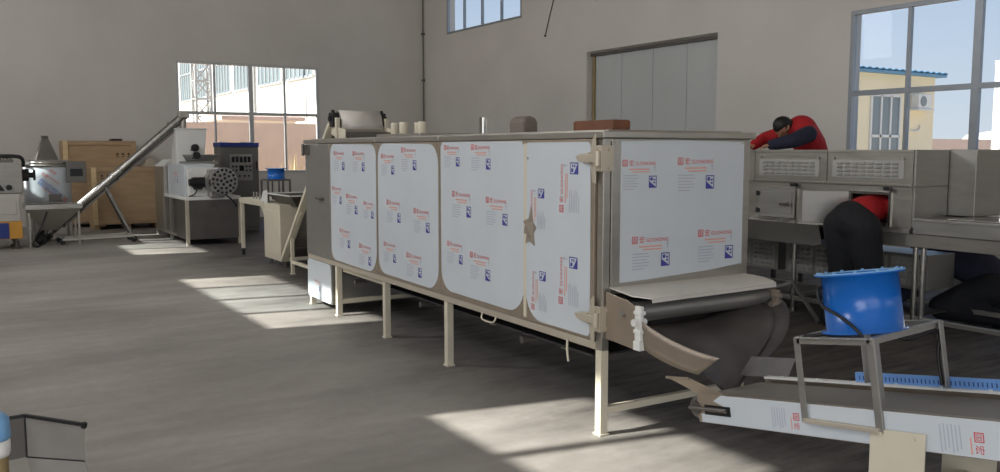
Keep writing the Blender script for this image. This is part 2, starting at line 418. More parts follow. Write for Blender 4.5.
def window(name, axis, pos, a0, a1, z0, z1, mulls, mids, fr, w=.05, big=(), vent=None):
    """frame ring + mullions + panes as parts"""
    o = bpy.data.objects.new(name, None); COL.objects.link(o); struct(o)
    loc = (pos, (a0 + a1) / 2, z0) if axis == 'x' else ((a0 + a1) / 2, pos, z0)
    o.location = loc; o['_o'] = list(loc)
    d = .035
    def bx(mb, a, b, c, e, dd=d):
        if axis == 'x': mb.box(pos - dd, pos + dd, a, b, c, e)
        else: mb.box(a, b, pos - dd, pos + dd, c, e)
    f = MB(); bx(f, a0, a1, z0, z0 + w); bx(f, a0, a1, z1 - w, z1); bx(f, a0, a0 + w, z0 + w, z1 - w); bx(f, a1 - w, a1, z0 + w, z1 - w)
    f.build('window_frame', fr, o, .004)
    for q in mulls:
        ww = w * 1.7 if q in big else w * .8
        bx2 = MB(); bx(bx2, q - ww / 2, q + ww / 2, z0 + w, z1 - w, d * .9); bx2.build('mullion', fr, o, .003)
    cuts = [a0 + w] + list(mulls) + [a1 - w]
    for z in mids:
        t = MB(); bx(t, a0 + w, a1 - w, z - w * .6, z + w * .6, d * .8); t.build('transom', fr, o, .003)
    zs = [z0 + w] + list(mids) + [z1 - w]
    for i in range(len(cuts) - 1):
        for j in range(len(zs) - 1):
            g = MB(); bx(g, cuts[i] + .015, cuts[i + 1] - .015, zs[j] + .015, zs[j + 1] - .015, .004); g.build('pane', M['glass'], o)
    return o
window('window_1', 'y', WE + .03, *END_WIN[:2], *END_WIN[2:], [5.36, 6.2, 7.02], [2.45], M['alu'], .06, (6.2,))
window('window_2', 'x', WR + .03, *BIG_WIN[:2], *BIG_WIN[2:], [5.05, 5.97, 6.88], [2.39], M['alu_dark'], .06, (5.97,))
window('window_3', 'x', WR + .03, 16.0, 19.35, *HI, [16.84, 17.68, 18.51], [], M['alu_dark'], .05)
window('window_4', 'x', WR + .03, 9.75, 13.45, *HI, [10.68, 11.6, 12.52], [], M['alu_dark'], .05)
window('window_5', 'x', WR + .03, 3.0, 6.6, *HI, [3.9, 4.8, 5.7], [], M['alu_dark'], .05)
for i, (a, b) in enumerate(LWIN):
    window('window_%d' % (6 + i), 'x', WL - .12, a, b, 4.5, 5.54, [b - .93 * k for k in (1, 2, 3) if b - .93 * k > a + .2], [], M['alu_dark'], .10)
window('window_9', 'y', WF - .12, 4.6, 9.4, 1.05, 3.5, [5.8, 7.0, 8.2], [2.39], M['alu_dark'], .06)

# big sliding door set back in the right wall
d = bpy.data.objects.new('door_1', None); COL.objects.link(d); struct(d); d.location = (WR + .2, 11.9, 0); d['_o'] = [WR + .2, 11.9, 0]
n = 4; w = (DOOR[1] - DOOR[0]) / n
for i in range(n):
    a = DOOR[0] + w * i
    p = MB(); p.box(WR + .17, WR + .23, a + .006, a + w - .006, .02, 3.49)
    p.build('door_panel', M['door_panel'], d, .006)
MB().box(WR + .13, WR + .165, DOOR[1] - .09, DOOR[1] - .03, 0, 3.48).build('guide_post', M['rust'], d, .004)
MB().box(WR + .1, WR + .168, DOOR[0], DOOR[1], 3.44, 3.5).build('head_rail', M['steel_dark'], d, .004)

# corner conduit and hanging wire, skirting
t = MB(); t.cyl((WR - .04, WE - .04, 0), (WR - .04, WE - .04, CZ), .015, n=10)
for z in (2.2, 3.4, 4.6, 5.6): t.box(WR - .08, WR - .001, WE - .07, WE - .01, z, z + .05)
struct(t.build('trim_1', M['steel_dark']))
w_ = MB(); w_.tube([(WR - .012, 14.70, 5.2), (WR - .015, 14.81, 4.68), (WR - .015, 14.95, 4.34), (WR - .02, 15.07, 4.02)], .009, 6)
w_.ball((WR - .025, 15.08, 3.99), .022, 8)
tag(w_.build('hanging_wire', M['black'], org=(WR - .012, 14.7, 5.2)), 'thin dark loose wire hanging down the right wall beside the high window', 'wire')

# ---------------------------------------------------------------- light
W = bpy.data.worlds.new('sky'); SC.world = W; W.use_nodes = True
nt = W.node_tree; nt.nodes.clear()
wo = nt.nodes.new('ShaderNodeOutputWorld'); bg = nt.nodes.new('ShaderNodeBackground')
tc = nt.nodes.new('ShaderNodeTexCoord'); sx = nt.nodes.new('ShaderNodeSeparateXYZ'); rp = nt.nodes.new('ShaderNodeValToRGB')
nt.links.new(tc.outputs['Generated'], sx.inputs[0]); nt.links.new(sx.outputs['Z'], rp.inputs[0])
e = rp.color_ramp.elements
e[0].position = 0.0; e[0].color = S(222, 230, 238); e[1].position = .45; e[1].color = S(128, 168, 222)
x = e.new(.10); x.color = S(205, 220, 238)
nt.links.new(rp.outputs[0], bg.inputs[0]); bg.inputs[1].default_value = 1.0
nt.links.new(bg.outputs[0], wo.inputs[0])

sun = bpy.data.lights.new('sun', 'SUN'); sun.energy = 12.5; sun.angle = R(.6); sun.color = (1, .95, .86)
so = bpy.data.objects.new('sun', sun); COL.objects.link(so)
EL = R(37.0); dirv = Vector((1, -.2, 0)).normalized() * math.cos(EL) + Vector((0, 0, -math.sin(EL)))
so.rotation_euler = dirv.to_track_quat('-Z', 'Y').to_euler(); so.location = (-8, 8, 9)
def fill_lamp(name, loc, target, sx, sy, power, col=(.98, .985, 1)):
    l = bpy.data.lights.new(name, 'AREA'); l.shape = 'RECTANGLE'; l.size = sx; l.size_y = sy; l.energy = power; l.color = col
    o = bpy.data.objects.new(name, l); COL.objects.link(o); o.location = loc
    o.rotation_euler = (Vector(target)).to_track_quat('-Z', 'Z').to_euler(); return o
# added fill lamps in the left windows, front window and two made-up gateways
for i, (a, b) in enumerate(LWIN):
    fill_lamp('window_fill', (WL + .02, (a + b) / 2, 5.05), (1, 0, -.05), b - a - .1, 1.0, (120, 400, 90)[i])
fill_lamp('gate_fill', (WL + .02, -2.0, 2.1), (1, .0, 0), 4.3, 4.1, 190)
fill_lamp('front_gate_fill', (-.1, WF + .02, 2.1), (0, 1, 0), 4.9, 4.1, 60)
fill_lamp('front_window_fill', (7.0, WF + .02, 2.3), (0, 1, 0), 4.6, 2.3, 20)
SC.cycles.use_denoising = True
SC.cycles.max_bounces = 10; SC.cycles.diffuse_bounces = 6; SC.cycles.transparent_max_bounces = 16
SC.cycles.sample_clamp_indirect = 6
# ---------------------------------------------------------------- tunnel dryer  (local: x across, y along, z up)
D_ = thing('tunnel_dryer', (3.02, 3.68, 0), 'long stainless tunnel dryer on cream legs, its side covered in white printed film', 'dryer', rz=-R(1.5), local=True)
WD, LD = 1.125, 4.95
MB().box(.012, WD - .012, .012, LD - .01, .535, 1.66).build('housing', M['steel_flat'], D_, .004)
for a, b in ((-.03, 1.92), (1.925, 3.1), (3.105, LD + .02)):
    m = MB(); m.box(-.022, WD + .022, a, b, 1.664, 1.704); m.box(.05, WD - .05, a + .05, b - .05, 1.70, 1.712)
    m.build('lid', M['steel'], D_, .006)
fr = MB()
fr.box(0, .05, -.006, .045, .49, 1.664); fr.box(WD - .05, WD, -.006, .045, .49, 1.664)
fr.box(.05, WD - .05, -.006, .03, 1.645, 1.664); fr.box(.05, WD - .05, -.006, .03, .80, .838)
fr.build('end_frame', M['steel'], D_, .004)
fr = MB(); fr.box(-.004, .05, .046, LD, .487, .533); fr.box(WD - .05, WD + .004, .046, LD, .487, .533)
fr.build('bottom_rail', M['cream_metal'], D_, .004)
# side panels with film
def side_panel(a, b, z0, z1, film, rs, prints, name='side_panel'):
    p = MB(); p.box(-.012, .011, a, b, z0, z1)
    for yy in (a + .03, b - .03):
        for zz in (z0 + .025, z1 - .02): p.cyl((-.012, yy, zz), (-.017, yy, zz), .007, n=8)
    p = p.build(name, M['plate_cream'], D_, .003)
    fa, fb, fz0, fz1 = film
    f = MB(); ol = rounded(fa, fb, fz0, fz1, rs)
    # slightly wavy hand cut edge
    ol = [(y + .006 * math.sin(9 * z + a * 5), z + .005 * math.sin(11 * y)) for y, z in ol]
    f.prism([(-.0125, y, z) for y, z in ol], (-.0025, 0, 0))
    for (yy, zz, sc) in prints:
        print_block(f, (-.0162, yy, zz), (0, -1, 0), (0, 0, 1), sc)
    f.build('protective_film', FILM(), p)
    return p
side_panel(3.09, 4.235, .535, 1.66, (3.105, 4.205, .548, 1.652), (.17, .12, .10, .12),
           [(4.10, 1.55, 1), (3.62, 1.55, 1), (4.16, 1.22, .9), (3.80, 1.16, 1), (3.98, .83, .95), (3.50, .73, 1), (3.38, 1.12, .8)])
side_panel(1.925, 3.085, .535, 1.66, (1.945, 3.06, .560, 1.650), (.15, .14, .14, .16),
           [(2.98, 1.53, .95), (2.58, 1.58, 1), (2.88, 1.15, 1), (2.36, 1.11, 1), (2.95, .80, .9), (2.50, .75, 1)])
side_panel(.752, 1.92, .535, 1.66, (.768, 1.9, .575, 1.652), (.17, .16, .05, .05),
           [(1.84, 1.60, .85), (1.44, 1.60, .95), (1.72, 1.27, 1), (1.24, 1.25, 1), (1.80, .91, .85), (1.46, .86, 1)])
# near door, its film turned so that the print reads upwards
dr = MB(); dr.box(-.016, .011, .055, .745, .54, 1.66)
for zz in (.62, 1.05, 1.55): dr.cyl((-.016, .72, zz), (-.021, .72, zz), .008, n=8)
dr = dr.build('side_door', M['plate_cream'], D_, .004)
f = MB(); ol = rounded(.085, .742, .556, 1.645, (.03, .17, .03, .03))
f.prism([(-.0165, y + .005 * math.sin(8 * z), z) for y, z in ol], (-.0025, 0, 0))
for (yy, zz, sc) in ((.34, 1.24, 1.05), (.66, 1.12, .9), (.34, .70, 1.05), (.64, .62, .9)):
    print_block(f, (-.0202, yy, zz), (0, 0, 1), (0, 1, 0), sc)
f.build('protective_film', FILM(), dr)
tf = MB()
star = [(a * .7, b * .8) for a, b in [(0.0, .17), (.035, .075), (.13, .05), (.06, -.01), (.09, -.12), (.02, -.10), (-.06, -.13), (-.045, -.03), (-.085, .01), (-.035, .05)]]
tf.prism([(-.0195, .68 + y, 1.12 + z) for y, z in star], (-.003, 0, 0))
tf.prism([(-.023, .66, 1.16), (-.05, .70, 1.14), (-.045, .72, 1.09), (-.023, .67, 1.07)], (-.002, .004, 0))
tf.build('torn_film', M['torn'], dr)['label'] = 'star shaped tear showing brownish steel'
st = MB(); st.box(-.02, -.0125, .735, .765, .56, 1.64); st.build('door_seam', M['cream'], D_)
# door latches on the near corner
def latch(z):
    m = MB()
    m.box(-.012, .06, -.02, -.006, z - .07, z + .07); m.box(-.026, -.012, -.02, .05, z - .07, z + .07)
    for q in (-.05, .05): m.cyl((.025, -.02, z + q), (.025, -.03, z + q), .01, n=8); m.cyl((-.026, .02, z + q), (-.032, .02, z + q), .009, n=8)
    m.cyl((-.04, -.0, z - .04), (-.04, -.0, z + .04), .018, n=12); m.box(-.055, -.02, -.012, .09, z - .022, z + .022)
    # tapered arm with pointed tips
    m.prism([(-.03, .06, z - .03), (-.03, .16, z - .016), (-.03, .185, z + .008), (-.03, .15, z + .02), (-.03, .07, z + .03)], (-.022, 0, 0))
    m.prism([(-.02, .03, z - .14), (-.02, .055, z - .13), (-.02, .075, z - .03), (-.02, .075, z + .03), (-.02, .06, z + .1), (-.02, .035, z + .13), (-.02, .03, z + .03)], (-.01, 0, 0))
    m.build('door_latch', M['cream_metal'], D_, .002)
latch(1.555); latch(.668)
# inlet end: bare steel side, hinge, handle and low film-covered box
m = MB(); m.box(-.012, .011, 4.24, LD - .005, .535, 1.66); ip = m.build('inlet_panel', M['steel_flat'], D_, .004)
m = MB()
for z in (1.60, ): m.box(-.03, -.012, 4.80, 4.94, z - .05, z + .05); m.cyl((-.04, 4.93, z - .06), (-.04, 4.93, z + .06), .014, n=10)
m.build('hinge', M['steel_dark'], ip)
m = MB(); m.cyl((-.012, 4.42, 1.12), (-.05, 4.42, 1.12), .014, n=10); m.bar((-.05, 4.42, 1.12), (-.05, 4.54, 1.13), .022); m.build('handle', M['steel_dark'], ip, .003)
m = MB(); m.box(.0, WD, 4.27, LD + .02, .085, .486); lb = m.build('low_box', M['steel_flat'], D_, .006)
f = MB(); f.prism([(-.001, y, z) for y, z in rounded(4.275, LD + .015, .09, .482, (.05, .05, .05, .06))], (-.003, 0, 0))
print_block(f, (-.0045, 4.75, .26), (0, -1, 0), (0, 0, 1), .6); f.build('protective_film', FILM(), lb)
# legs and braces
for y in (.022, 1.86, 3.0, 4.14, 4.9):
    for x in (.026, WD - .026):
        top = .487 if y < 4.2 else .085
        m = MB(); m.box(x - .026, x + .026, y - .026, y + .026, .012, top); m.box(x - .034, x + .034, y - .034, y + .034, 0, .012)
        m.build('leg', M['cream'], D_, .003)
for y in (.022, 4.14):
    MB().box(.053, WD - .053, y - .02, y + .02, .12, .16).build('crossbar', M['cream'], D_, .003)
m = MB(); m.box(.052, .09, 3.05, 4.1, .435, .475); m.build('brace', M['cream'], D_, .003)
# return belt and rollers below the housing
m = MB(); m.box(.1, WD - .1, .2, LD - .3, .40, .412); m.build('return_belt', M['belt'], D_)
for y in (.9, 2.4, 3.8): MB().cyl((.052, y, .375), (WD - .052, y, .375), .024, n=14).build('return_roller', M['steel_dark'], D_)
m = MB(); m.lathe([(.02, -.03), (.15, -.03), (.17, -.02), (.17, .02), (.15, .03), (.02, .03), (.02, -.03)], (.75, 1.6, .33), 24, (1, 0, 0)); m.build('drive_wheel', M['rubber'], D_)
m = MB(); m.cyl((.72, 3.35, .32), (.72, 3.75, .32), .13, n=20); m.box(.62, .82, 3.42, 3.68, .44, .5); m.cyl((.72, 3.75, .32), (.72, 3.86, .32), .07, n=14); m.build('gear_motor', M['blue_dark'], D_, .004)
m = MB(); m.tube([(-.02, 1.28, .50), (-.035, 1.26, .46), (-.035, 1.12, .46), (-.02, 1.10, .50)], .006, 6); m.build('pull_loop', M['cream'], D_)
m = MB(); m.tube([(-.012, .30, .50), (-.014, .30, .44), (-.012, .29, .37)], .007, 6); m.build('cable_tie', M['cream'], D_)
# end panel with film
m = MB(); m.box(.055, WD - .055, -.010, .012, .842, 1.662)
for xx in (.075, WD - .075):
    for zz in (.86, 1.64): m.cyl((xx, -.01, zz), (xx, -.015, zz), .007, n=8)
ep = m.build('end_panel', M['steel'], D_, .004)
f = MB(); f.prism([(.115, -.0105, 1.648), (.118, -.0105, .862), (.35, -.0105, .868), (.8, -.0105, .888), (1.066, -.0105, .912), (1.064, -.0105, 1.648), (.55, -.0105, 1.655)], (0, -.0025, 0))
for (xx, zz, sc) in ((.125, 1.51, .9), (.53, 1.515, 1.05), (.20, 1.075, 1.02), (.70, 1.09, 1.05)):
    print_block(f, (xx, -.0142, zz), (1, 0, 0), (0, 0, 1), sc)
f.build('protective_film', FILM(), ep)
# hood shelf over the outlet
pts = [(.05, 0), (WD - .02, 0), (WD + .02, -.10), (WD + .012, -.2), (WD - .02, -.255), (.12, -.285), (.05, -.2)]
m = MB(); m.hexa  # plate falls forward
m.prism([(x, y, .836 + .10 * y) for x, y in pts], (0, 0, .008))
m.prism([(.12, -.285, .8075), (WD - .02, -.255, .8105), (WD - .02, -.257, .792), (.12, -.287, .789)], (0, .004, 0))
m.build('hood_shelf', M['shelf'], D_, .002)
for x, s in ((.02, 1), (WD - .026, -1)):
    m = MB(); m.prism([(x, -.012, .56), (x, -.27, .545), (x, -.27, .775), (x, -.20, .80), (x, -.012, .822)], (.006, 0, 0)); m.build('bearing_plate', M['plate_cream'], D_, .002)
    m = MB(); xx = x - .012 if s > 0 else x - .055
    m.box(xx, xx + .024, -.322, -.275, .60, .785); m.box(xx - .008, xx + .032, -.33, -.272, .64, .66); m.box(xx - .008, xx + .032, -.33, -.272, .74, .76)
    m.box(xx - .008, xx + .034, -.326, -.273, .55, .60); m.cyl((xx - .03, -.30, .70), (xx + .05, -.30, .70), .02, n=12)
    m.build('take_up_block', M['white'] if s > 0 else M['guard'], D_, .004)
m = MB(); m.cyl((.03, -.17, .725), (WD - .03, -.17, .725), .055, n=28); m.cyl((.0, -.17, .725), (WD, -.17, .725), .016, n=12); m.build('outlet_roller', M['steel_flat'], D_)
m = MB(); m.box(.06, WD - .06, -.16, .3, .768, .782); m.box(.06, WD - .06, -.006, .02, .54, .80); m.build('outlet_belt', M['belt'], D_)
# curved discharge chute narrowing on to the cooling conveyor
def bez(P, t):
    P = [Vector(p) for p in P]
    while len(P) > 1: P = [P[i].lerp(P[i + 1], t) for i in range(len(P) - 1)]
    return P[0]
Lc = [(.05, -.24, .66), (.045, -.42, .59), (.04, -.62, .56), (.05, -.80, .505)]
Rc = [(1.06, -.10, .70), (1.08, -.32, .73), (.82, -.60, .60), (.58, -.48, .40)]
rows = []
for i in range(13):
    t = i / 12; a = bez(Lc, t); b = bez(Rc, t); row = []
    for j in range(13):
        s_ = j / 12; p = a.lerp(b, s_); p.z -= .10 * math.sin(math.pi * s_) * (.35 + .65 * t) ; p.y -= .05 * math.sin(math.pi * s_) * t
        row.append(p)
    rows.append(row)
ch = MB(); ch.sheet(rows, .003); dc = ch.build('discharge_chute', M['chute'], D_)
rows = []
Lg = [(.035, -.27, .575), (.03, -.42, .525), (.03, -.58, .505), (.03, -.73, .515)]
Lt = [(.02, -.29, .715), (.02, -.46, .66), (.02, -.66, .62), (.03, -.87, .625)]
for i in range(11):
    t = i / 10; a = bez(Lg, t); b = bez(Lt, t); rows.append([a.lerp(b, k / 3) for k in range(4)])
g = MB(); g.sheet(rows, .004); g.build('chute_guard', M['guard'], dc)['label'] = 'warm bare steel guard strip on the near side of the chute'
rows = []
for i in range(13):
    t = i / 12; a = bez(Rc, t); out = Vector((.085, -.03, .05 * (1 - t) - .01)); rows.append([a + out * (k / 3) for k in range(4)])
g = MB(); g.sheet(rows, .004); g.build('chute_guard', M['chute'], dc)  # far guard takes the dark chute colour to carry its shade
# fittings on the roof of the dryer
m = MB(); m.cyl((.45, 2.08, 1.71), (.45, 2.08, 1.85), .03, n=16); m.lathe([(.03, 0), (.045, 0), (.045, .006), (.03, .006), (.03, 0)], (.45, 2.08, 1.71)); m.build('exhaust_pipe', M['steel_mirror'], D_)
m = MB(); ol = [(.42, 1.71), (.42, 1.80), (.46, 1.832), (.56, 1.845), (.66, 1.832), (.70, 1.80), (.70, 1.71)]
m.prism([(.46 + (x - .42) * .45, 1.52, z) for x, z in ol], (0, .2, 0)); m.build('motor_cover', M['grey_cover'], D_, .015)
m = MB(); m.box(.08, WD - .08, 2.45, 3.3, 1.705, 1.735); m.build('top_plate', M['steel'], D_, .004)
m = MB(); m.box(.30, .40, .26, .42, 1.712, 1.72)
# ---------- loose things on the dryer roof
def dpt(x, y, z):
    a = R(1.5); return (3.02 + x * math.cos(a) + y * math.sin(a), 3.68 - x * math.sin(a) + y * math.cos(a), z)
o = dpt(.3, .42, 1.7125)
m = MB(); m.X = Matrix.Translation(o) @ Matrix.Rotation(-R(1.5), 4, 'Z')
m.box(-.05, .07, -.19, .19, 0, .064); m.box(-.054, .074, -.196, -.18, .008, .058); m.box(-.054, .074, .18, .196, .008, .058)
m.X = Matrix.Identity(4)
tag(m.build('wooden_board', M['brown_card'], org=o, bevel=.004), 'short brown wooden block lying on the near end of the dryer roof', 'board')
for k, (x, y) in enumerate(((.40, 3.62), (.36, 3.34), (.44, 3.20), (.34, 2.92))):
    o = dpt(x, y, 1.7125 if y > 3.3 else 1.7355)
    m = MB(); hgt = .135 if y > 3.3 else .105
    m.lathe([(.022, 0), (.036, 0), (.038, .006), (.038, hgt - .006), (.036, hgt), (.022, hgt), (.022, 0)], o, 20)
    tag(m.build('spacer_sleeve', M['cream'], org=o), ['cream sleeve on the dryer roof, farthest left of the upright row', 'cream sleeve on the dryer roof, second in the upright row from the left',
        'cream sleeve on the dryer roof, third in the upright row from the left', 'cream sleeve on the dryer roof, farthest right of the upright row'][k], 'sleeve', 'upright sleeves on the dryer roof')

# ---------------------------------------------------------------- cooling conveyor (inclined)  local a = up the belt (towards -y), l = +x, n = normal
TH_ = R(9.68); P0 = Vector((2.909, 2.837, .469)); CWB = .47
A_ = Vector((0, -math.cos(TH_), math.sin(TH_))); L_ = Vector((1, 0, 0)); N_ = Vector((0, math.sin(TH_), math.cos(TH_)))
CX = Matrix((A_, L_, N_)).transposed().to_4x4(); CX.translation = P0          # (a, l, n) -> world
C_ = thing('cooling_conveyor', (3.14, 1.5, 0), 'inclined belt conveyor with white filmed side and blue guide strip, below the dryer outlet', 'conveyor')
def cb(): m = MB(); m.X = CX.copy(); return m
m = cb(); m.prism([(0, 0, -.0), (3.0, 0, -.0), (3.0, 0, -.138), (.0, 0, -.133)], (0, .006, 0)); m.prism([(0, .001, 0), (3.0, .001, 0), (3.0, .03, 0), (0, .03, 0)], (0, 0, -.004))
# dark take-up slot in the side
sp_ = m.build('side_plate', M['plate_cream'], C_)
f = cb(); f.prism([(.15, 0, -.002), (3.0, 0, -.002), (3.0, 0, -.134), (.02, 0, -.131), (.02, 0, -.092), (.165, 0, -.092), (.165, 0, -.052), (.10, 0, -.03)], (0, -.002, 0))
def cut_print(mb, a, s):
    keep = mb.X; mb.X = keep @ frame_mat((a, -.0025, -.045), (0, 0, -1), (1, 0, 0)); h = .034 * s; t = h * .1
    def rect(p, q, c, d): mb.add([(p, c, 0), (q, c, 0), (q, d, 0), (p, d, 0)], [(0, 1, 2, 3)])
    mb.m(1); rect(0, h, 0, t); rect(0, h, h - t, h); rect(0, t, t, h - t); rect(h - t, h, t, h - t); put_text(mb, '国', h * .72, h * .13, h * .2); put_text(mb, '宏', h, h * 1.25, h * .1)
    mb.m(2); rect(h * .6, h * 2.3, -h * .45, -h * .3)
    mb.m(4)
    for k in range(6): rect(-h * .6 + .1 * h * (k % 2), h * (1.9 + .25 * (k % 3)), -h * (1.5 + .42 * k), -h * (1.36 + .42 * k))
    mb.m(0); mb.X = keep
for (a, ss) in ((.545, .9), (1.30, 1.0), (2.1, 1.0)):
    cut_print(f, a, ss)
f.build('protective_film', FILM(), sp_)
sl = cb(); sl.box(.045, .20, -.0055, .0, -.094, -.050); sl.build('slot', M['black'], sp_)
sc = cb(); sc.cyl((-.045, -.012, -.068), (.07, -.012, -.068), .008, n=10); sc.cyl((.07, -.012, -.068), (.185, -.012, -.068), .010, n=8); sc.build('take_up_screw', M['steel_dark'], sp_)
m = cb(); m.prism([(.0, CWB, .012), (3.0, CWB, .012), (3.0, CWB, -.135), (0, CWB, -.13)], (0, .006, 0)); m.build('side_plate', M['plate_cream'], C_)
m = cb(); m.box(.02, 3.0, CWB - .03, CWB + .012, .006, .016)
for k in range(14): m.cyl((.12 + .2 * k, CWB - .012, .016), (.12 + .2 * k, CWB - .012, .020), .007, n=8)
m.build('far_rail', M['white'], C_)
# blue guide strip with slots
g = cb(); g.box(.52, 3.0, CWB - .006, CWB + .012, .016, .058); gs = g.build('guide_strip', M['guide_blue'], C_)
k_ = cb(); n_ = 110
for k in range(n_):
    a = .54 + (2.0 / n_) * k; k_.box(a, a + .005, CWB - .0075, CWB - .006, .026, .044)
k_.build('guide_slots', M['slot_blue'], gs)
m = cb()
pr = [(-.0, -.012), (.0, -.012)]
m.box(.0, 2.95, .02, CWB - .03, -.022, -.012); m.cyl((0.02, .02, -.068), (.02, CWB - .03, -.068), .055, n=24); m.box(.02, 2.95, .02, CWB - .03, -.124, -.116)
m.build('belt', M['belt_grey'], C_)
m = cb(); m.lathe([(.028, -.006), (.048, -.006), (.052, 0), (.048, .006), (.028, .006), (.028, -.006)], (-.012, .012, -.068), 22, (0, 1, 0)); m.cyl((-.012, -.01, -.068), (-.012, .03, -.068), .03, n=14); m.build('tail_pulley', M['steel_dark'], C_)
# flared infeed plates
m = cb(); m.prism([(.0, .0, .0), (.17, .0, .0), (.02, -.055, .075), (-.13, -.055, .075)], (0, .004, .002)); m.prism([(-.13, -.058, .070), (.02, -.058, .070), (.02, -.058, .082), (-.13, -.058, .082)], (0, -.008, 0)); m.build('infeed_flare', M['plate_cream'], C_)
m = cb(); m.prism([(-.16, CWB, .01), (.14, CWB, .01), (.16, CWB + .05, .10), (-.12, CWB + .05, .10)], (0, .004, 0)); m.build('infeed_flare', M['chute'], C_)
# cream leg plates with folded feet
for a in (1.02, 2.3):
    for l in (-.006, CWB + .012):
        p0 = CX @ Vector((a - .11, l, -.07)); p1 = CX @ Vector((a + .11, l, -.07))
        m = MB(); s = -1 if l < 0 else 1
        m.prism([(p0.x, p0.y, p0.z), (p1.x, p1.y, p1.z), (p1.x, p1.y, .0), (p0.x, p0.y, .0)], (s * .006, 0, 0))
        m.prism([(p0.x, p0.y, .0), (p1.x, p1.y, .0), (p1.x, p1.y, .01), (p0.x, p0.y, .01)], (s * .07, 0, 0))
        for q in (.2, .8): m.cyl((p0.x + s * .006, p0.y + (p1.y - p0.y) * q, p0.z - .015 + .03 * q), (p0.x + s * .012, p0.y + (p1.y - p0.y) * q, p0.z - .015 + .03 * q), .008, n=8)
        m.build('leg', M['cream'], C_)
    q = CX @ Vector((a, 0, -.07)); MB().box(2.903, 2.909 + CWB + .012, q.y - .02, q.y + .02, .28, .32).build('crossbar', M['cream'], C_, .003)
    MB().bar((2.915, q.y + .06, .42), (2.909 + CWB, q.y - .06, .2), .025).build('brace', M['steel'], C_)

# ---------------------------------------------------------------- fan on its stand
def fan_set(X, fs, root_stand, root_fan, lean=1.0):
    """X maps (a,l,n) to world; fs = size factor"""
    def b(): m = MB(); m.X = X.copy(); return m
    return b
SX = CX.copy()
S_ = thing('fan_stand', tuple(CX @ Vector((.78, .22, 0))), 'bare angle steel stand straddling the inclined conveyor under the big blue fan', 'stand')
def sb(): m = MB(); m.X = CX.copy(); return m
a0, a1, l0, l1, nt_ = .612, .948, -.012, CWB - .02, .268
for (a, l, foot) in ((a0, l0, -.075), (a1, l0, -.085), (a0, l1, .02), (a1, l1, .02)):
    m = sb(); hi = nt_ + (.02 if l > .1 else 0); s = 1 if a == a0 else -1; t = 1 if l < 0 else -1
    m.box(a - .015, a + .015, l - .002, l + .002, foot, hi); m.box(a - s * .015 - .002, a - s * .015 + .002, l, l + t * .03, foot, hi)
    m.cyl((a, l - .002, hi - .02), (a, l - .008, hi - .02), .006, n=8)
    m.build('leg', M['steel_flat'], S_, .001)
for (p, q) in (((a0, l0, nt_), (a1, l0, nt_)), ((a1, l0, nt_), (a1, l1, nt_ + .02)), ((a0, l0, nt_), (a0, l1, nt_ + .02)), ((a0, l1, nt_ + .02), (a1, l1, nt_ + .02))):
    m = sb(); m.bar(p, q, .028, .006); d = Vector(q) - Vector(p); m.bar(Vector(p) - Vector((0, 0, .012)), Vector(q) - Vector((0, 0, .012)), .004, .026)
    m.build('top_rail', M['steel_flat'], S_, .001)
m = sb(); m.bar((a0, l0 - .002, -.066), (a1, l0 - .002, -.076), .026, .018); m.build('foot_rail', M['cream_metal'], S_, .002)
m = sb(); m.tube([(a0 + .02, l0 + .02, nt_ + .005), (a1 - .1, l1 * .45, nt_ + .004), (a1 - .02, l1 * .55, nt_ - .03), (a1, l1 - .02, nt_ - .02), (a1 - .015, l1 - .01, .15), (a1 - .012, l1 - .01, .03)], .008, 6); m.build('stand_cable', M['black'], S_)

def fan(X, c, r, h, label, cable):
    """axial fan drum standing at c (in the frame X) with its axis along the frame's third axis"""
    base = X @ Vector(c)
    F = thing('axial_fan', tuple(base), label, 'fan')
    def b(): m = MB(); m.X = X.copy(); return m
    o = c
    m = b(); m.lathe([(r - .006, 0), (r + .022, 0), (r + .022, .006), (r, .008), (r, h - .008), (r + .024, h - .006), (r + .024, h), (r - .006, h), (r - .006, 0)], o, 44); m.build('housing', M['blue_paint'], F)
    m = b(); m.lathe([(r - .004, h), (r + .0255, h), (r + .0255, h + .005), (r - .004, h + .005), (r - .004, h)], o, 44)
    for k in range(12):
        t = 2 * math.pi * k / 12; p = Vector(o) + Vector(((r + .011) * math.cos(t), (r + .011) * math.sin(t), h + .005)); m.cyl(p, p + Vector((0, 0, .006)), .006, n=6)
    m.build('top_flange', M['blue_light'], F)
    m = b(); q = Vector(o); m.cyl(q + Vector((0, 0, h * .25)), q + Vector((0, 0, h * .75)), r * .36, n=20); m.cyl(q + Vector((0, 0, h * .75)), q + Vector((0, 0, h * .82)), r * .2, n=16)
    m.build('motor', M['panel_grey'], F)
    for k in range(6):
        t = 2 * math.pi * k / 6; u = Vector((math.cos(t), math.sin(t), 0)); v = Vector((-math.sin(t), math.cos(t), 0)); z = Vector((0, 0, 1)); rows = []
        for i in range(5):
            rr = r * (.34 + .62 * i / 4); tw = R(40 - 16 * i / 4); w = r * (.2 + .08 * i / 4)
            rows.append([q + u * rr + (v * math.cos(tw) + z * math.sin(tw)) * w * e + z * h * .55 for e in (-1, -.3, .4, 1)])
        m = b(); m.sheet(rows, .003); m.build('blade', M['steel_dark'], F)
    for k in range(3):
        t = 2 * math.pi * (k + .5) / 3; u = Vector((math.cos(t), math.sin(t), 0)); m = b(); m.bar(q + u * r * .3 + Vector((0, 0, h * .3)), q + u * (r - .004) + Vector((0, 0, h * .3)), .012, .03); m.build('strut', M['blue_paint'], F)
    if cable:
        m = b(); m.tube(cable, .007, 8); m.build('power_cable', M['black'], F)
    return F
fc = Vector((.79, .19, nt_ + .008)); r = .147; h = .236
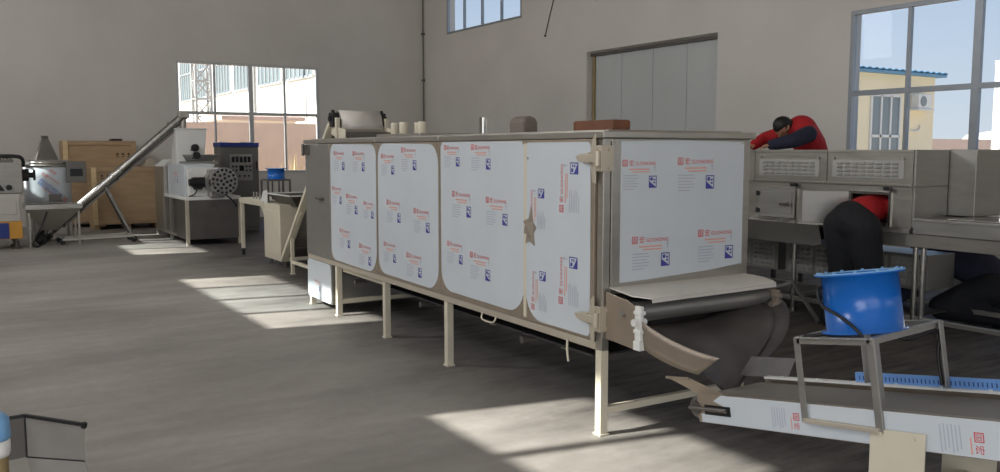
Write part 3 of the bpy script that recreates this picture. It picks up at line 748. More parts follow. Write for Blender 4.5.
fan(CX, fc, r, h, 'big glossy blue axial fan tilted on the steel stand over the conveyor', [
    fc + Vector((-.095, -r * .80, h * .80)), fc + Vector((-.10, -r * .95, h * .74)), fc + Vector((-.075, -r * 1.05, h * .5)), fc + Vector((.0, -r * 1.12, h * .34)), fc + Vector((.06, -r * 1.12, h * .16)), fc + Vector((.085, -r * 1.02, .0)), fc + Vector((.09, -r * 1.0, -.03))])
# ---------------------------------------------------------------- microwave oven line along the right wall
O2 = thing('microwave_oven', (7.5, 6.4, 0), 'stainless oven line with louvred housings and small square doors below the big window', 'oven')
XF = 7.0
def louvres(mb, x, y0, y1, z0, z1, nc, nr, groups=1):
    dy = (y1 - y0) / nc; dz = (z1 - z0) / nr
    for i in range(nc):
        for j in range(nr):
            a = y0 + dy * (i + .12); b = a + dy * .76; z = z0 + dz * (j + .2); t = z + dz * .55
            mb.add([(x, a, z), (x, b, z), (x, b, t), (x, a, t), (x - .02, a + .006, z + .003), (x - .02, b - .006, z + .003)], [(0, 1, 5, 4), (4, 5, 2, 3), (0, 4, 3), (1, 2, 5)])
ys = [4.36, 5.225, 6.09, 6.955, 7.82, 8.685]
for i in range(5):
    a, b = ys[i] + .004, ys[i + 1] - .004
    m = MB(); m.box(XF, 7.92, a, b, 1.305, 1.60); m.box(XF - .004, XF, a, b, 1.575, 1.602); m.box(XF - .02, XF, a, b, 1.285, 1.305)
    up = m.build('louvred_housing', M['steel'], O2, .004)
    m = MB(); m.box(XF - .008, XF - .001, a + .08, b - .06, 1.35, 1.51); m.m(0); louvres(m, XF - .008, a + .12, b - .10, 1.36, 1.50, 8, 4)
    for yy in (a + .09, b - .07): m.cyl((XF - .008, yy, 1.53), (XF - .02, yy, 1.53), .012, n=10)
    m.build('louvre_panel', M['louvre'], up)
# lower body as hollow shell with door openings
def opening_front(y0, y1, o):
    m = MB(); z0, z1 = .925, 1.283
    m.box(XF, XF + .012, y0, o[0], z0, z1); m.box(XF, XF + .012, o[1], y1, z0, z1); m.box(XF, XF + .012, o[0], o[1], z0, o[2]); m.box(XF, XF + .012, o[0], o[1], o[3], z1)
    m.box(XF + .012, 7.90, y0, y0 + .01, z0, z1); m.box(XF + .012, 7.90, y1 - .01, y1, z0, z1); m.box(7.89, 7.90, y0, y1, z0, z1); m.box(XF, 7.9, y0, y1, z1, z1 + .012); m.box(XF, 7.9, y0, y1, z0 - .012, z0)
    c = m.build('chamber', M['steel'], O2)
    f = MB(); w = .028
    for (a, b, e, g) in ((o[0] - w, o[0], o[2] - w, o[3] + w), (o[1], o[1] + w, o[2] - w, o[3] + w), (o[0], o[1], o[2] - w, o[2]), (o[0], o[1], o[3], o[3] + w)): f.box(XF - .016, XF, a, b, e, g)
    f.build('door_frame', M['steel_mirror'], c, .003); return c
OP = [(4.575, 4.945, .955, 1.205), (5.575, 5.985, .955, 1.205), (6.35, 6.76, .955, 1.205), (7.2, 7.6, .955, 1.205), (8.1, 8.5, .955, 1.205)]
edges = [4.36, 5.225, 6.09, 6.955, 7.82, 8.685]
for i, o in enumerate(OP):
    c = opening_front(edges[i], edges[i + 1], o)
    # door leaf hinged at far edge
    if i == 0:
        piv = Matrix.Translation((XF - .02, o[1] + .02, 0)) @ Matrix.Rotation(-R(132), 4, 'Z')
    else:
        piv = Matrix.Translation((XF - .02, o[1] + .02, 0))
    m = MB(); m.X = piv; wd = o[1] - o[0] + .04
    m.box(-.018, 0, -wd, 0, o[2] - .02, o[3] + .02); m.box(-.024, -.018, -wd + .03, -.03, o[2] + .02, o[3] - .02)
    dl = m.build('oven_door', M['steel_flat'], O2, .003)
    m = MB(); m.X = piv
    for z in (o[2] + .04, o[3] - .04):
        m = MB(); m.X = piv; m.cyl((-.014, .012, z - .025), (-.014, .012, z + .025), .014, n=10); m.box(-.03, -.018, -.03, .01, z - .02, z + .02); m.build('hinge', M['black'], dl)
    m = MB(); m.X = piv; zc = (o[2] + o[3]) / 2
    m.cyl((-.018, -wd + .05, zc), (-.05, -wd + .05, zc), .014, n=10); m.bar((-.05, -wd + .03, zc), (-.052, -wd + .15, zc - .012), .018); m.build('handle', M['steel_mirror'] if i else M['black'], dl)
    if i:
        m = MB(); m.X = piv; m.add([(-.0185, -wd + .06, zc + .03), (-.0185, -wd + .10, zc + .03), (-.0185, -wd + .08, zc + .07)], [(0, 1, 2)]); m.m(1); m.add([(-.019, -wd + .077, zc + .037), (-.019, -wd + .083, zc + .037), (-.019, -wd + .083, zc + .055), (-.019, -wd + .077, zc + .055)], [(0, 1, 2, 3)])
        m.build('warning_sticker', [M['yellow'], M['black']], dl)
    m = MB(); yk = o[0] - .01; m.cyl((XF - .001, yk, 1.262), (XF - .05, yk, 1.262), .016, n=10); m.box(XF - .07, XF - .04, yk - .028, yk + .028, 1.246, 1.279); m.build('star_knob', M['black'], O2, .004)
# near end of the housing
m = MB(); m.box(XF + .004, 7.50, 4.338, 4.36, 1.285, 1.602); m.box(XF + .004, 7.50, 4.338, 4.36, .93, 1.28); m.build('end_plate', M['steel_flat'], O2, .004)
m = MB(); m.box(7.51, 7.94, 4.10, 4.36, 1.02, 1.605); m.build('end_column', M['steel_flat'], O2, .006)
# table and aprons
m = MB(); m.prism([(6.74, 5.10, .905), (6.74, 9.0, .905), (6.74, 9.0, .72), (6.74, 5.14, .72), (6.74, 5.06, .745)], (.006, 0, 0)); m.box(6.74, XF, 5.10, 9.0, .905, .912); m.box(6.80, 6.97, 5.55, 5.62, .912, .922)
m.build('drip_tray', M['steel_mirror'], O2)
m = MB(); m.box(XF, XF + .008, 1.2, 5.1, .765, .876); m.box(XF, XF + .04, 1.2, 5.1, .765, .77); m.build('apron', M['steel'], O2)
m = MB(); m.box(XF - .02, 7.9, 4.36, 8.68, .88, .912); m.box(XF + .02, 7.9, 1.2, 8.68, .86, .88); m.build('bed', M['steel_flat'], O2)
# low run towards the camera
m = MB(); m.box(XF - .012, 7.85, 1.2, 4.335, .882, 1.01); m.box(XF - .016, XF + .05, 1.2, 4.335, .99, 1.016); m.build('low_tunnel', M['steel_flat'], O2, .004)
m = MB(); m.box(7.1, 7.5, 3.6, 4.1, 1.012, 1.022); m.box(7.3, 7.7, 2.9, 3.5, 1.012, 1.05); m.build('top_cover', M['steel_mirror'], O2, .004)
for y in (4.26, 4.33, 5.6, 6.9, 8.3, 2.2):
    for x in ((XF + .045,) if y in (4.26, 4.33) else (XF + .045, 7.8)):
        m = MB(); m.cyl((x, y, .03), (x, y, .86), .024, n=14); m.cyl((x, y, 0), (x, y, .03), .04, n=14); m.build('leg', M['steel_mirror'], O2)
for y0, y1 in ((4.4, 5.15), (5.25, 5.95), (6.05, 6.75), (6.85, 7.55)):
    m = MB(); m.box(7.35, 7.78, y0, y1, .34, .66); c = m.build('power_box', M['steel_flat'], O2, .004)
    for (p, q) in ((y0 + .05, (y0 + y1) / 2 - .03), ((y0 + y1) / 2 + .03, y1 - .05)):
        m = MB(); m.box(7.345, 7.35, p - .01, q + .01, .37, .63); louvres(m, 7.345, p, q, .38, .62, 4, 5); m.build('louvre_panel', M['louvre'], c)
for x in (XF + .045, 7.8):
    m = MB(); m.bar((x, 2.2, .14), (x, 8.3, .14), .04); m.build('low_rail', M['steel_flat'], O2, .003)
for y in (5.6, 6.9): m = MB(); m.bar((XF + .045, y, .16), (7.8, y, .16), .04); m.build('cross_rail', M['steel_flat'], O2, .003)
m = MB(); m.bar((XF + .03, 5.6, .3), (6.72, 6.2, .02), .03); m.bar((XF + .03, 5.6, .3), (6.72, 5.05, .02), .03); m.build('splayed_foot', M['steel_flat'], O2, .003)
m = MB(); m.box(7.3, 7.82, 4.4, 8.3, .12, .135); m.build('floor_tray', M['steel_dark'], O2)

# ---------------------------------------------------------------- people
def hand(mb, w, d, up, s=1.0, side=1, curl=.5):
    """hand at wrist w pointing along d; palm normal = -up; five bent fingers"""
    w = Vector(w); d = Vector(d).normalized(); up = Vector(up); up = (up - d * up.dot(d)).normalized(); r = d.cross(up)
    p = [w + d * .0, w + d * .05, w + d * .095]
    mb.lathe
    rows = []
    for t, hw, ht in ((0, .026, .020), (.03, .036, .018), (.065, .042, .016), (.095, .041, .013)):
        c = w + d * t * s; ring = []
        for k in range(12):
            a = 2 * math.pi * k / 12; ring.append(c + r * math.cos(a) * hw * s + up * math.sin(a) * ht * s)
        rows.append(ring)
    vs = [p_ for ring in rows for p_ in ring]
    fs = [(i * 12 + k, i * 12 + (k + 1) % 12, (i + 1) * 12 + (k + 1) % 12, (i + 1) * 12 + k) for i in range(3) for k in range(12)] + [tuple(range(11, -1, -1)), tuple(range(36, 48))]
    mb.add(vs, fs, True)
    for off, ln in ((-.030, .066), (-.010, .078), (.011, .073), (.031, .056)):
        b = w + (d * .09 + r * off) * s; q = [b]; a = 0.15
        for seg in (.45, .32, .23):
            a += curl; q.append(q[-1] + (d * math.cos(a) - up * math.sin(a)) * ln * seg * s)
        mb.tube(q, (.0095 * s, .007 * s), 8)
    b = w + (d * .025 + r * side * .03) * s; mb.tube([b, b + (d * .035 + r * side * .03 - up * .008) * s, b + (d * .068 + r * side * .034 - up * .022) * s], (.012 * s, .008 * s), 8)
def head(mb, c, f, up, s=1.0):
    """head with brow, nose, mouth, chin, ears at centre c facing f"""
    c = Vector(c); f = Vector(f).normalized(); up = Vector(up); up = (up - f * up.dot(f)).normalized(); r = f.cross(up)
    n, k = 16, 20; vs = []
    for i in range(n + 1):
        ph = math.pi * i / n; z = -math.cos(ph); q = math.sin(ph)
        for j in range(k):
            t = 2 * math.pi * j / k; x = math.cos(t) * q; y = math.sin(t) * q
            fw = .098 * x; w = .078 * y; h = .118 * z
            if z < 0: w *= 1 + .28 * z; fw = fw * (1 + (.05 if x > 0 else .35) * z)
            if x > .85 and abs(z + .12) < .2: fw += .022 * (1 - abs(z + .12) / .2) * (x - .85) / .15
            if x > .6 and abs(y) > .2 and abs(z - .02) < .12: fw -= .008
            vs.append(c + (f * fw + r * w + up * h) * s)
    mb.add(vs, [(i * k + j, i * k + (j + 1) % k, (i + 1) * k + (j + 1) % k, (i + 1) * k + j) for i in range(n) for j in range(k)], True)
    for e in (-1, 1):
        mb.ball(c + (r * e * .08 - f * .005) * s, .03 * s, 8, (.5, .5, 1)); mb.ball(c + (f * .085 + r * e * .03 + up * .012) * s, .012 * s, 8)
    mb.ball(c + (f * .102 - up * .02) * s, .016 * s, 8); mb.ball(c + (f * .088 - up * .055) * s, .02 * s, 8, (1, 1, .4))
def person(loc, label, V, E, parts, headp, hands, hair, shoes=()):
    """V skeleton (world), parts = [(name, material(s), vertex names, extra radius)]"""
    P = thing('person', loc, label, 'person')
    m = MB(); v, f = skin_mesh(V, E, 'pelvis'); m.add(v, f, True); head(m, *headp)
    for h_ in hands: hand(m, *h_)
    m.build('body', M['skin'], P)
    for nm, mt, names, ex in parts:
        sub = {n: V[n][:3] + (V[n][3] + ex,) for n in names}; ee = [(a, b) for a, b in E if a in sub and b in sub]
        v, f = skin_mesh(sub, ee, names[0]); c = MB(); c.add(v, f, True); c.build(nm, mt, P)
    c = Vector(headp[0]); f = Vector(headp[1]).normalized(); up = Vector(headp[2]); up = (up - f * up.dot(f)).normalized(); r = f.cross(up)
    m = MB(); n, k = 12, 20; vs = []
    for i in range(n + 1):
        ph = math.pi * (.40 + .60 * i / n)
        for j in range(k):
            t = 2 * math.pi * j / k; x = math.cos(t) * math.sin(ph); y = math.sin(t) * math.sin(ph); z = -math.cos(ph)
            lim = 1.0
            if x > .25 and z < .45: lim = .86
            if z < -.05 and x > -.2: lim = .86
            b = .006 * math.sin(7 * t + 3 * i)
            vs.append(c + f * ((.108 + b) * x * lim - .006) + r * (.088 + b) * y * lim + up * (.126 + b) * z * (1 if lim == 1 else .97))
    m.add(vs, [(i * k + j, i * k + (j + 1) % k, (i + 1) * k + (j + 1) % k, (i + 1) * k + j) for i in range(n) for j in range(k)] + [tuple(range(k - 1, -1, -1))], True)
    m.build('hair', hair, P)
    for a, b in shoes:
        a = Vector(a); b = Vector(b); d = (b - a).normalized(); r = d.cross(Vector((0, 0, 1))).normalized(); m = MB(); rows = []
        for t, w, h in ((-.06, .028, .07), (0, .042, .09), (.08, .043, .07), (.15, .05, .055), (.2, .044, .045), (.225, .02, .03)):
            rows.append([a + d * t + r * w * math.cos(q) + Vector((0, 0, max(0, h * (.5 + .5 * math.sin(q))))) for q in [2 * math.pi * i / 12 for i in range(12)]])
        vs = [p for ring in rows for p in ring]
        m.add(vs, [(i * 12 + q, i * 12 + (q + 1) % 12, (i + 1) * 12 + (q + 1) % 12, (i + 1) * 12 + q) for i in range(5) for q in range(12)] + [tuple(range(11, -1, -1)), tuple(range(60, 72))], True)
        m.build('shoe', M['shoe'], P)
    return P
EDG = [('pelvis', 'belly'), ('belly', 'chest'), ('chest', 'neck'), ('neck', 'nape'), ('chest', 'shl'), ('shl', 'ell'), ('ell', 'wrl'), ('chest', 'shr'), ('shr', 'elr'), ('elr', 'wrr'),
       ('pelvis', 'hpl'), ('hpl', 'knl'), ('knl', 'anl'), ('pelvis', 'hpr'), ('hpr', 'knr'), ('knr', 'anr')]
JK = ['chest', 'belly', 'pelvis', 'neck', 'shl', 'ell', 'wrl', 'shr', 'elr', 'wrr']
TR = ['pelvis', 'hpl', 'knl', 'anl', 'hpr', 'knr', 'anr']
# A: red jacket, kneeling bent double on top of the oven
zt = 1.605
V = dict(pelvis=(8.26, 6.30, 1.46, .13), belly=(8.12, 6.30, 1.66, .15), chest=(7.93, 6.27, 1.81, .15), neck=(7.80, 6.31, 1.83, .06), nape=(7.77, 6.33, 1.84, .055),
         shl=(7.86, 6.12, 1.77, .07), ell=(7.62, 6.12, 1.70, .055), wrl=(7.46, 6.26, 1.655, .036), shr=(7.90, 6.44, 1.79, .07), elr=(7.74, 6.60, 1.73, .052), wrr=(7.56, 6.60, 1.655, .036),
         hpl=(8.28, 6.20, 1.40, .10), knl=(8.20, 6.18, .98, .07), anl=(8.32, 6.18, .56, .048), hpr=(8.28, 6.42, 1.40, .10), knr=(8.20, 6.44, .98, .07), anr=(8.32, 6.44, .56, .048))
pa = person((8.2, 6.3, .46), 'person in a red jacket bent forward over the top of the oven housing', V, EDG,
       [('jacket', M['red_cloth'], ['chest', 'belly', 'pelvis', 'neck', 'shl', 'shr', 'elr', 'wrr'], .022), ('sleeve', M['navy_cloth'], ['shl', 'ell', 'wrl'], .026), ('trousers', M['navy_cloth'], TR, .012)],
       ((7.72, 6.34, 1.85), (-.6, .3, -1.2), (-.9, .1, .8)), [((7.46, 6.26, 1.655), (-.6, .6, -.15), (0, 0, 1), 1, 1, .35), ((7.56, 6.60, 1.655), (-1, .1, -.15), (0, 0, 1), 1, -1, .35)], M['hair'],
       [((8.32, 6.18, .50), (8.1, 6.18, .50)), ((8.32, 6.44, .50), (8.1, 6.44, .50))])
ST = thing('step_platform', (8.25, 6.3, 0), 'grey steel step platform behind the oven under the bending person', 'step')
m = MB(); m.box(8.0, 8.55, 5.95, 6.70, .47, .50); m.build('tread', M['steel_dark'], ST, .004)
for x in (8.03, 8.52):
    for y in (5.98, 6.67): m = MB(); m.box(x - .02, x + .02, y - .02, y + .02, 0, .47); m.build('leg', M['steel_dark'], ST)
# B: dark trousers, leaning with the upper body through the open oven door
V = dict(pelvis=(6.78, 4.80, .99, .135), belly=(6.94, 4.78, 1.06, .115), chest=(7.14, 4.77, 1.085, .105), neck=(7.32, 4.76, 1.08, .06), nape=(7.38, 4.75, 1.08, .055),
         shl=(7.16, 4.86, 1.07, .06), ell=(7.36, 4.87, 1.01, .045), wrl=(7.55, 4.84, .99, .034), shr=(7.14, 4.67, 1.09, .06), elr=(7.30, 4.64, 1.03, .045), wrr=(7.52, 4.66, .99, .034),
         hpl=(6.78, 4.90, .92, .12), knl=(6.86, 4.92, .50, .09), anl=(6.72, 4.92, .09, .065), hpr=(6.80, 4.68, .92, .12), knr=(6.90, 4.66, .50, .09), anr=(6.76, 4.64, .09, .065))
person((6.7, 4.8, 0), 'person in black trousers stooping with red-jacketed upper body inside the open oven door', V, EDG,
       [('jacket', M['red_cloth'], ['chest', 'belly', 'pelvis', 'neck', 'shl', 'ell', 'wrl', 'shr', 'elr', 'wrr'], .016), ('trousers', M['dark_cloth'], TR, .03)],
       ((7.47, 4.74, 1.08), (1, -.05, -.3), (.3, 0, 1)), [((7.55, 4.84, .99), (1, 0, -.1), (0, 0, 1), 1, -1, .5), ((7.52, 4.66, .99), (1, 0, -.1), (0, 0, 1), 1, 1, .5)], M['hair'],
       [((6.72, 4.92, 0), (6.92, 4.93, 0)), ((6.76, 4.64, 0), (6.96, 4.63, 0))])
# C: dark clothes, on knees and hands below the low tunnel
V = dict(pelvis=(8.12, 4.22, .40, .17), belly=(8.05, 4.36, .52, .16), chest=(7.98, 4.54, .60, .16), neck=(7.94, 4.68, .60, .06), nape=(7.93, 4.72, .60, .055),
         shl=(7.82, 4.58, .56, .09), ell=(7.70, 4.74, .34, .065), wrl=(7.66, 4.92, .13, .042), shr=(8.12, 4.64, .56, .09), elr=(8.08, 4.82, .34, .065), wrr=(7.92, 4.98, .13, .042),
         hpl=(7.98, 4.20, .34, .13), knl=(7.78, 4.50, .14, .10), anl=(7.92, 4.06, .10, .06), hpr=(8.26, 4.22, .34, .13), knr=(8.22, 4.54, .14, .10), anr=(8.28, 4.08, .10, .06))
person((8.1, 4.2, 0), 'person in dark clothes crouched on the floor under the low end of the oven line', V, EDG,
       [('jacket', M['navy_cloth'], JK, .02), ('trousers', M['dark_cloth'], TR, .018)], ((7.91, 4.80, .60), (-.4, .8, -.5), (.2, .2, 1)), [((7.66, 4.92, .13), (-.2, .8, -.6), (0, 0, 1), 1, 1, .3), ((7.92, 4.98, .13), (-.3, .8, -.6), (0, 0, 1), 1, -1, .3)], M['hair'],
       [((7.92, 4.04, 0), (7.93, 3.8, 0)), ((8.28, 4.06, 0), (8.30, 3.8, 0))])
# ---------------------------------------------------------------- inclined feeding hoist at the far end of the dryer
H_ = thing('feeding_hoist', (4.03, 10.9, 0), 'steep cream belt hoist lifting feed to the far end of the dryer', 'conveyor')
hx0, hx1 = 3.73, 4.33
p0 = Vector((0, 11.15, .14)); p1 = Vector((0, 9.36, 1.90)); dv = (p1 - p0).normalized(); nv = Vector((0, dv.z, -dv.y)); nv = Vector((0, dv.z, -dv.y))
for x in (hx0, hx1):
    m = MB(); q = Vector((x, 0, 0)); m.bar(q + p0, q + p1, .045, .09, up=(1, 0, 0)); m.build('side_beam', M['cream'], H_, .003)
    m = MB(); m.box(x - .022, x + .022, 10.78, 10.82, 0, .52); m.box(x - .03, x + .03, 10.77, 10.83, 0, .012); m.build('leg', M['cream'], H_, .003)
    m = MB(); m.box(x - .02, x + .02, 9.15, 10.78, .14, .18); m.build('base_rail', M['cream'], H_, .003)
    m = MB(); m.bar((x, 9.2, .02), (x, 9.2, 1.96), .045); m.build('leg', M['cream'], H_, .003)
    m = MB(); m.bar((x, 10.8, .50), (x, 10.42, .82), .035); m.build('brace', M['cream'], H_, .003)
m = MB()
rows = [[p0 + Vector((x, 0, 0)) + nv * .05 + dv * t for x in (hx0 + .03, (hx0 + hx1) / 2, hx1 - .03)] for t in (.0, .8, 1.6, 2.45)]
m.sheet(rows, .008)
for t in range(1, 12): c = p0 + dv * .2 * t + nv * .055; m.bar(c + Vector((hx0 + .04, 0, 0)), c + Vector((hx1 - .04, 0, 0)), .012, .04, up=nv)
m.build('belt', M['belt_grey'], H_)
# head with drum, bearing cheeks and discharge tray
c = Vector((0, 9.33, 1.955))
m = MB(); m.cyl(c + Vector((hx0 + .05, 0, 0)), c + Vector((hx1 - .05, 0, 0)), .085, n=24); m.build('head_drum', M['belt_grey'], H_)
for x in (hx0, hx1):
    m = MB(); m.box(x - .03, x + .05 if x < 4 else x + .03, 9.27, 9.39, 1.86, 2.02); m.cyl((x - .05, 9.33, 1.955), (x + .06, 9.33, 1.955), .03, n=12); m.ball((x, 9.33, 2.03), .025, 8); m.build('bearing', M['rubber'], H_, .006)
    m = MB(); m.prism([(x, 9.40, 1.78), (x, 9.10, 1.70), (x, 8.98, 1.735), (x, 8.98, 1.83), (x, 9.1, 1.84), (x, 9.40, 1.89)], (.008, 0, 0)); m.build('tray_cheek', M['cream'], H_)
m = MB(); m.sheet([[(hx0 + .008, y, z), (hx1 - .0, y, z)] for y, z in ((9.38, 1.92), (9.22, 1.86), (9.10, 1.735), (8.96, 1.715))], .005, False); m.build('discharge_tray', M['steel'], H_)
m = MB(); m.sheet([[(hx0 + .05, y, z), (hx1 - .05, y, z)] for y, z in ((9.30, 2.046), (9.26, 2.03), (9.225, 1.98), (9.20, 1.90), (9.19, 1.80))], .006); m.build('apron', M['shelf'], H_)
m = MB(); m.box(hx0 + .01, hx1 - .01, 8.97, 8.985, 1.72, 1.80); m.build('tray_lip', M['steel_dark'], H_)

# ---------------------------------------------------------------- cream cutting machine with tray
K_ = thing('cutting_machine', (4.1, 12.0, 0), 'cream cutting machine with a side table, standing between the extruder and the dryer', 'machine')
m = MB(); m.box(3.78, 4.6, 11.42, 12.12, .09, .86); m.box(3.775, 3.79, 11.47, 12.07, .16, .78); kb = m.build('cabinet', M['cream'], K_, .008)
for x in (3.86, 4.5):
    for y in (11.47, 12.06):
        m = MB(); m.cyl((x, y, .012), (x, y, .09), .016, n=10); m.cyl((x, y, 0), (x, y, .014), .05, n=16); m.build('foot', M['steel_dark'], K_)
m = MB(); m.box(3.78, 4.3, 12.121, 13.32, .80, .875); m.box(3.80, 4.28, 12.13, 13.28, .875, .882); m.build('side_table', M['cream'], K_, .006)
for x in (3.81, 4.27):
    m = MB(); m.box(x - .025, x + .025, 13.24, 13.29, .10, .80); m.build('leg', M['cream'], K_, .003)
    m = MB(); m.cyl((x - .014, 13.265, .045), (x + .014, 13.265, .045), .045, n=18); m.box(x - .024, x + .024, 13.245, 13.285, .07, .105); m.build('caster', M['rubber'], K_)
m = MB(); m.prism([(3.79, 12.121, .66), (3.79, 12.27, .80), (3.79, 12.121, .80)], (.02, 0, 0)); m.build('gusset', M['cream'], K_)
for k in range(3): m = MB(); m.cyl((3.86, 12.55 + .14 * k, .88), (3.86, 12.55 + .14 * k, .98), .011, n=8); m.build('adjusting_pin', M['steel'], K_)
# flared tray
def ring(x0, x1, y0, y1, z): return [(x0, y0, z), (x1, y0, z), (x1, y1, z), (x0, y1, z)]
def hopper(a, b, t=.006):
    mb = MB(); k = 4; A = [Vector(p) for p in a]; B = [Vector(p) for p in b]
    for i in range(4):
        j = (i + 1) % 4; cen = sum(B, Vector()) / 4
        d = ((A[i] + A[j]) / 2 - cen); d.z = 0; d = d.normalized() * t
        mb.hexa([A[i], A[j], B[j], B[i]], [A[i] + d, A[j] + d, B[j] + d, B[i] + d])
    return mb
m = hopper(ring(3.95, 4.5, 11.2, 11.9, .84), ring(3.80, 4.68, 11.0, 12.0, 1.0)); m.box(3.95, 4.5, 11.2, 11.9, .835, .842); m.build('feed_tray', M['steel_dark'], K_)
m = MB(); m.box(3.775, 3.80, 11.02, 12.02, .99, 1.005); m.box(3.775, 4.7, 11.99, 12.02, .99, 1.005); m.box(4.68, 4.70, 11.02, 12.0, .99, 1.005); m.box(3.8, 4.68, 10.985, 11.005, .99, 1.005); m.build('tray_rim', M['white'], K_)
m = MB(); m.prism([(3.79, 11.98, .86), (3.79, 12.28, .86), (3.79, 12.16, 1.02), (3.79, 11.98, 1.04)], (.012, 0, 0)); m.build('cheek_plate', M['white'], K_)
m = MB(); m.cyl((4.35, 11.5, 1.0), (4.35, 11.5, 1.07), .014, n=8); m.ball((4.35, 11.5, 1.08), .03, 10); m.bar((4.2, 11.5, 1.0), (4.5, 11.5, 1.0), .025); m.build('clamp_knob', M['rubber'], K_)
# small fan and stand on the side table
bx_ = Matrix.Translation((3.86, 12.14, .882))
S2 = thing('fan_stand', (4.0, 12.2, .882), 'small steel stand on the cream cutting machine with a little blue fan on it', 'stand')
w2, d2, h2 = .32, .30, .29
for x in (0, w2):
    for y in (0, d2):
        m = MB(); m.X = bx_; m.bar((x, y, 0), (x, y, h2), .026); m.build('leg', M['steel_dark'], S2, .002)
for p, q in (((0, 0, h2), (w2, 0, h2)), ((w2, 0, h2), (w2, d2, h2)), ((w2, d2, h2), (0, d2, h2)), ((0, d2, h2), (0, 0, h2)), ((w2 * .5, 0, h2), (w2 * .5, d2, h2))):
    m = MB(); m.X = bx_; m.bar(p, q, .024); m.build('top_rail', M['steel_dark'], S2, .002)
for y in (0, d2): m = MB(); m.X = bx_; m.bar((w2 * .5, y, 0), (w2 * .5, y, h2), .02); m.build('brace', M['steel_dark'], S2, .002)
fan(bx_, Vector((.17, .15, h2 + .012)), .12, .15, 'little dark blue fan on the small stand below the far window', None)

# ---------------------------------------------------------------- extruder
E_ = thing('extruder', (3.82, 16.2, 0), 'twin-screw extruder with perforated round die head on a stainless base, below the far window', 'extruder')
m = MB(); m.box(3.36, 4.28, 14.97, 15.72, .10, .76); m.box(3.42, 4.22, 14.962, 14.97, .16, .70); m.box(3.355, 3.36, 15.02, 15.66, .16, .70); m.build('base_cabinet', M['steel_dark'], E_, .006)
m = MB(); m.box(3.36, 4.28, 16.62, 17.42, .10, 1.30); m.prism([(3.36, 16.62, 1.30), (4.28, 16.62, 1.30), (4.28, 17.42, 1.30), (3.36, 17.42, 1.30)], (0, 0, .004)); m.box(3.354, 3.36, 16.70, 17.34, .2, 1.2); m.build('drive_cabinet', M['steel'], E_, .01)
m = hopper(ring(3.36, 4.28, 16.62, 17.42, 1.30), ring(3.50, 4.14, 16.74, 17.3, 1.42), .004); m.box(3.5, 4.14, 16.74, 17.3, 1.41, 1.42); m.build('cabinet_cap', M['white'], E_)
m = MB(); m.box(3.36, 4.28, 14.97, 16.62, .76, .82); m.build('bed', M['white'], E_, .006)
m = MB(); m.box(3.36, 3.42, 15.72, 16.62, .10, .15); m.box(3.40, 4.24, 15.72, 16.62, .13, .15); m.build('shelf', M['steel'], E_, .003)
for (x, y) in ((3.385, 14.995), (4.255, 14.995), (3.385, 17.38), (4.255, 17.38), (3.385, 16.2)):
    m = MB(); m.box(x - .028, x + .028, y - .028, y + .028, .03, .76 if y < 17 else .12); m.cyl((x, y, 0), (x, y, .03), .035, n=12); m.build('leg', M['cream_metal'] if y < 15 else M['steel'], E_, .003)
m = MB(); m.prism([(3.42, y, z) for y, z in rounded(15.25, 16.56, .825, 1.36, (.01, .01, .12, .12))], (.5, 0, 0)); g = m.build('barrel_guard', M['film'], E_, .01)
m = MB(); print_block(m, (3.4185, 16.05, 1.18), (0, -1, 0), (0, 0, 1), 1.1); m.build('film_print', FILM(), g)
m = MB(); m.box(3.44, 3.98, 15.06, 15.22, .825, 1.30); m.prism([(3.44, 15.05, .83), (3.44, 15.05, 1.24), (3.52, 15.05, 1.31), (3.84, 15.05, 1.31), (3.86, 15.05, .83)], (0, .012, 0)); m.build('gear_cover', M['white'], E_, .012)
m = MB(); q = Vector((3.57, 14.99, 1.06)); m.cyl(q + Vector((-.09, 0, 0)), q + Vector((.12, 0, 0)), .085, n=20); m.cyl(q + Vector((-.14, 0, 0)), q + Vector((-.09, 0, 0)), .06, n=16); m.box(q.x - .06, q.x + .08, 14.98, 15.06, .94, 1.02); m.m(1); m.cyl(q + Vector((.12, 0, 0)), q + Vector((.13, 0, 0)), .05, n=14)
m.build('cutter_motor', [M['black'], M['panel_face']], E_, .004)
m = MB(); m.tube([(3.56, 14.97, .99), (3.52, 14.95, .88), (3.46, 14.96, .84), (3.43, 15.0, .83)], .012, 6); m.build('motor_cable', M['black'], E_)
m = MB(); m.box(3.74, 3.98, 14.86, 15.25, .80, 1.27); m.cyl((3.86, 14.84, 1.06), (3.86, 15.3, 1.06), .19, n=24); m.build('barrel_end', M['steel_flat'], E_, .02)
dq = Vector((3.93, 14.80, 1.075)); ax = Vector((.12, -1, .02)).normalized()
m = MB(); m.cyl(dq, dq + ax * .08, .235, n=36); m.cyl(dq - ax * .10, dq, .16, n=24); de = m.build('die_head', M['steel_mirror'], E_, .004)
u = ax.cross(Vector((0, 0, 1))).normalized(); w = u.cross(ax); m = MB()
for rr, n in ((.19, 16), (.12, 9), (.05, 4)):
    for k in range(n):
        t = 2 * math.pi * (k + .3 * rr * 10) / n; c = dq + ax * .079 + (u * math.cos(t) + w * math.sin(t)) * rr; m.cyl(c, c + ax * .004, .024, n=10)
m.build('die_holes', M['black'], de)
m = MB(); m.tube([dq + Vector((.02, -.1, -.22)), dq + Vector((.10, -.16, -.30)), dq + Vector((.2, -.12, -.42))], .014, 6); m.build('hose', M['rubber'], E_)
m = MB(); m.box(3.5, 4.15, 15.9, 16.5, 1.345, 1.40); m.prism([(3.62, 15.95, 1.40), (4.08, 15.95, 1.40), (4.18, 15.9, 1.52), (3.55, 15.9, 1.52)], (0, .5, 0)); m.build('feed_throat', M['steel_flat'], E_, .01)
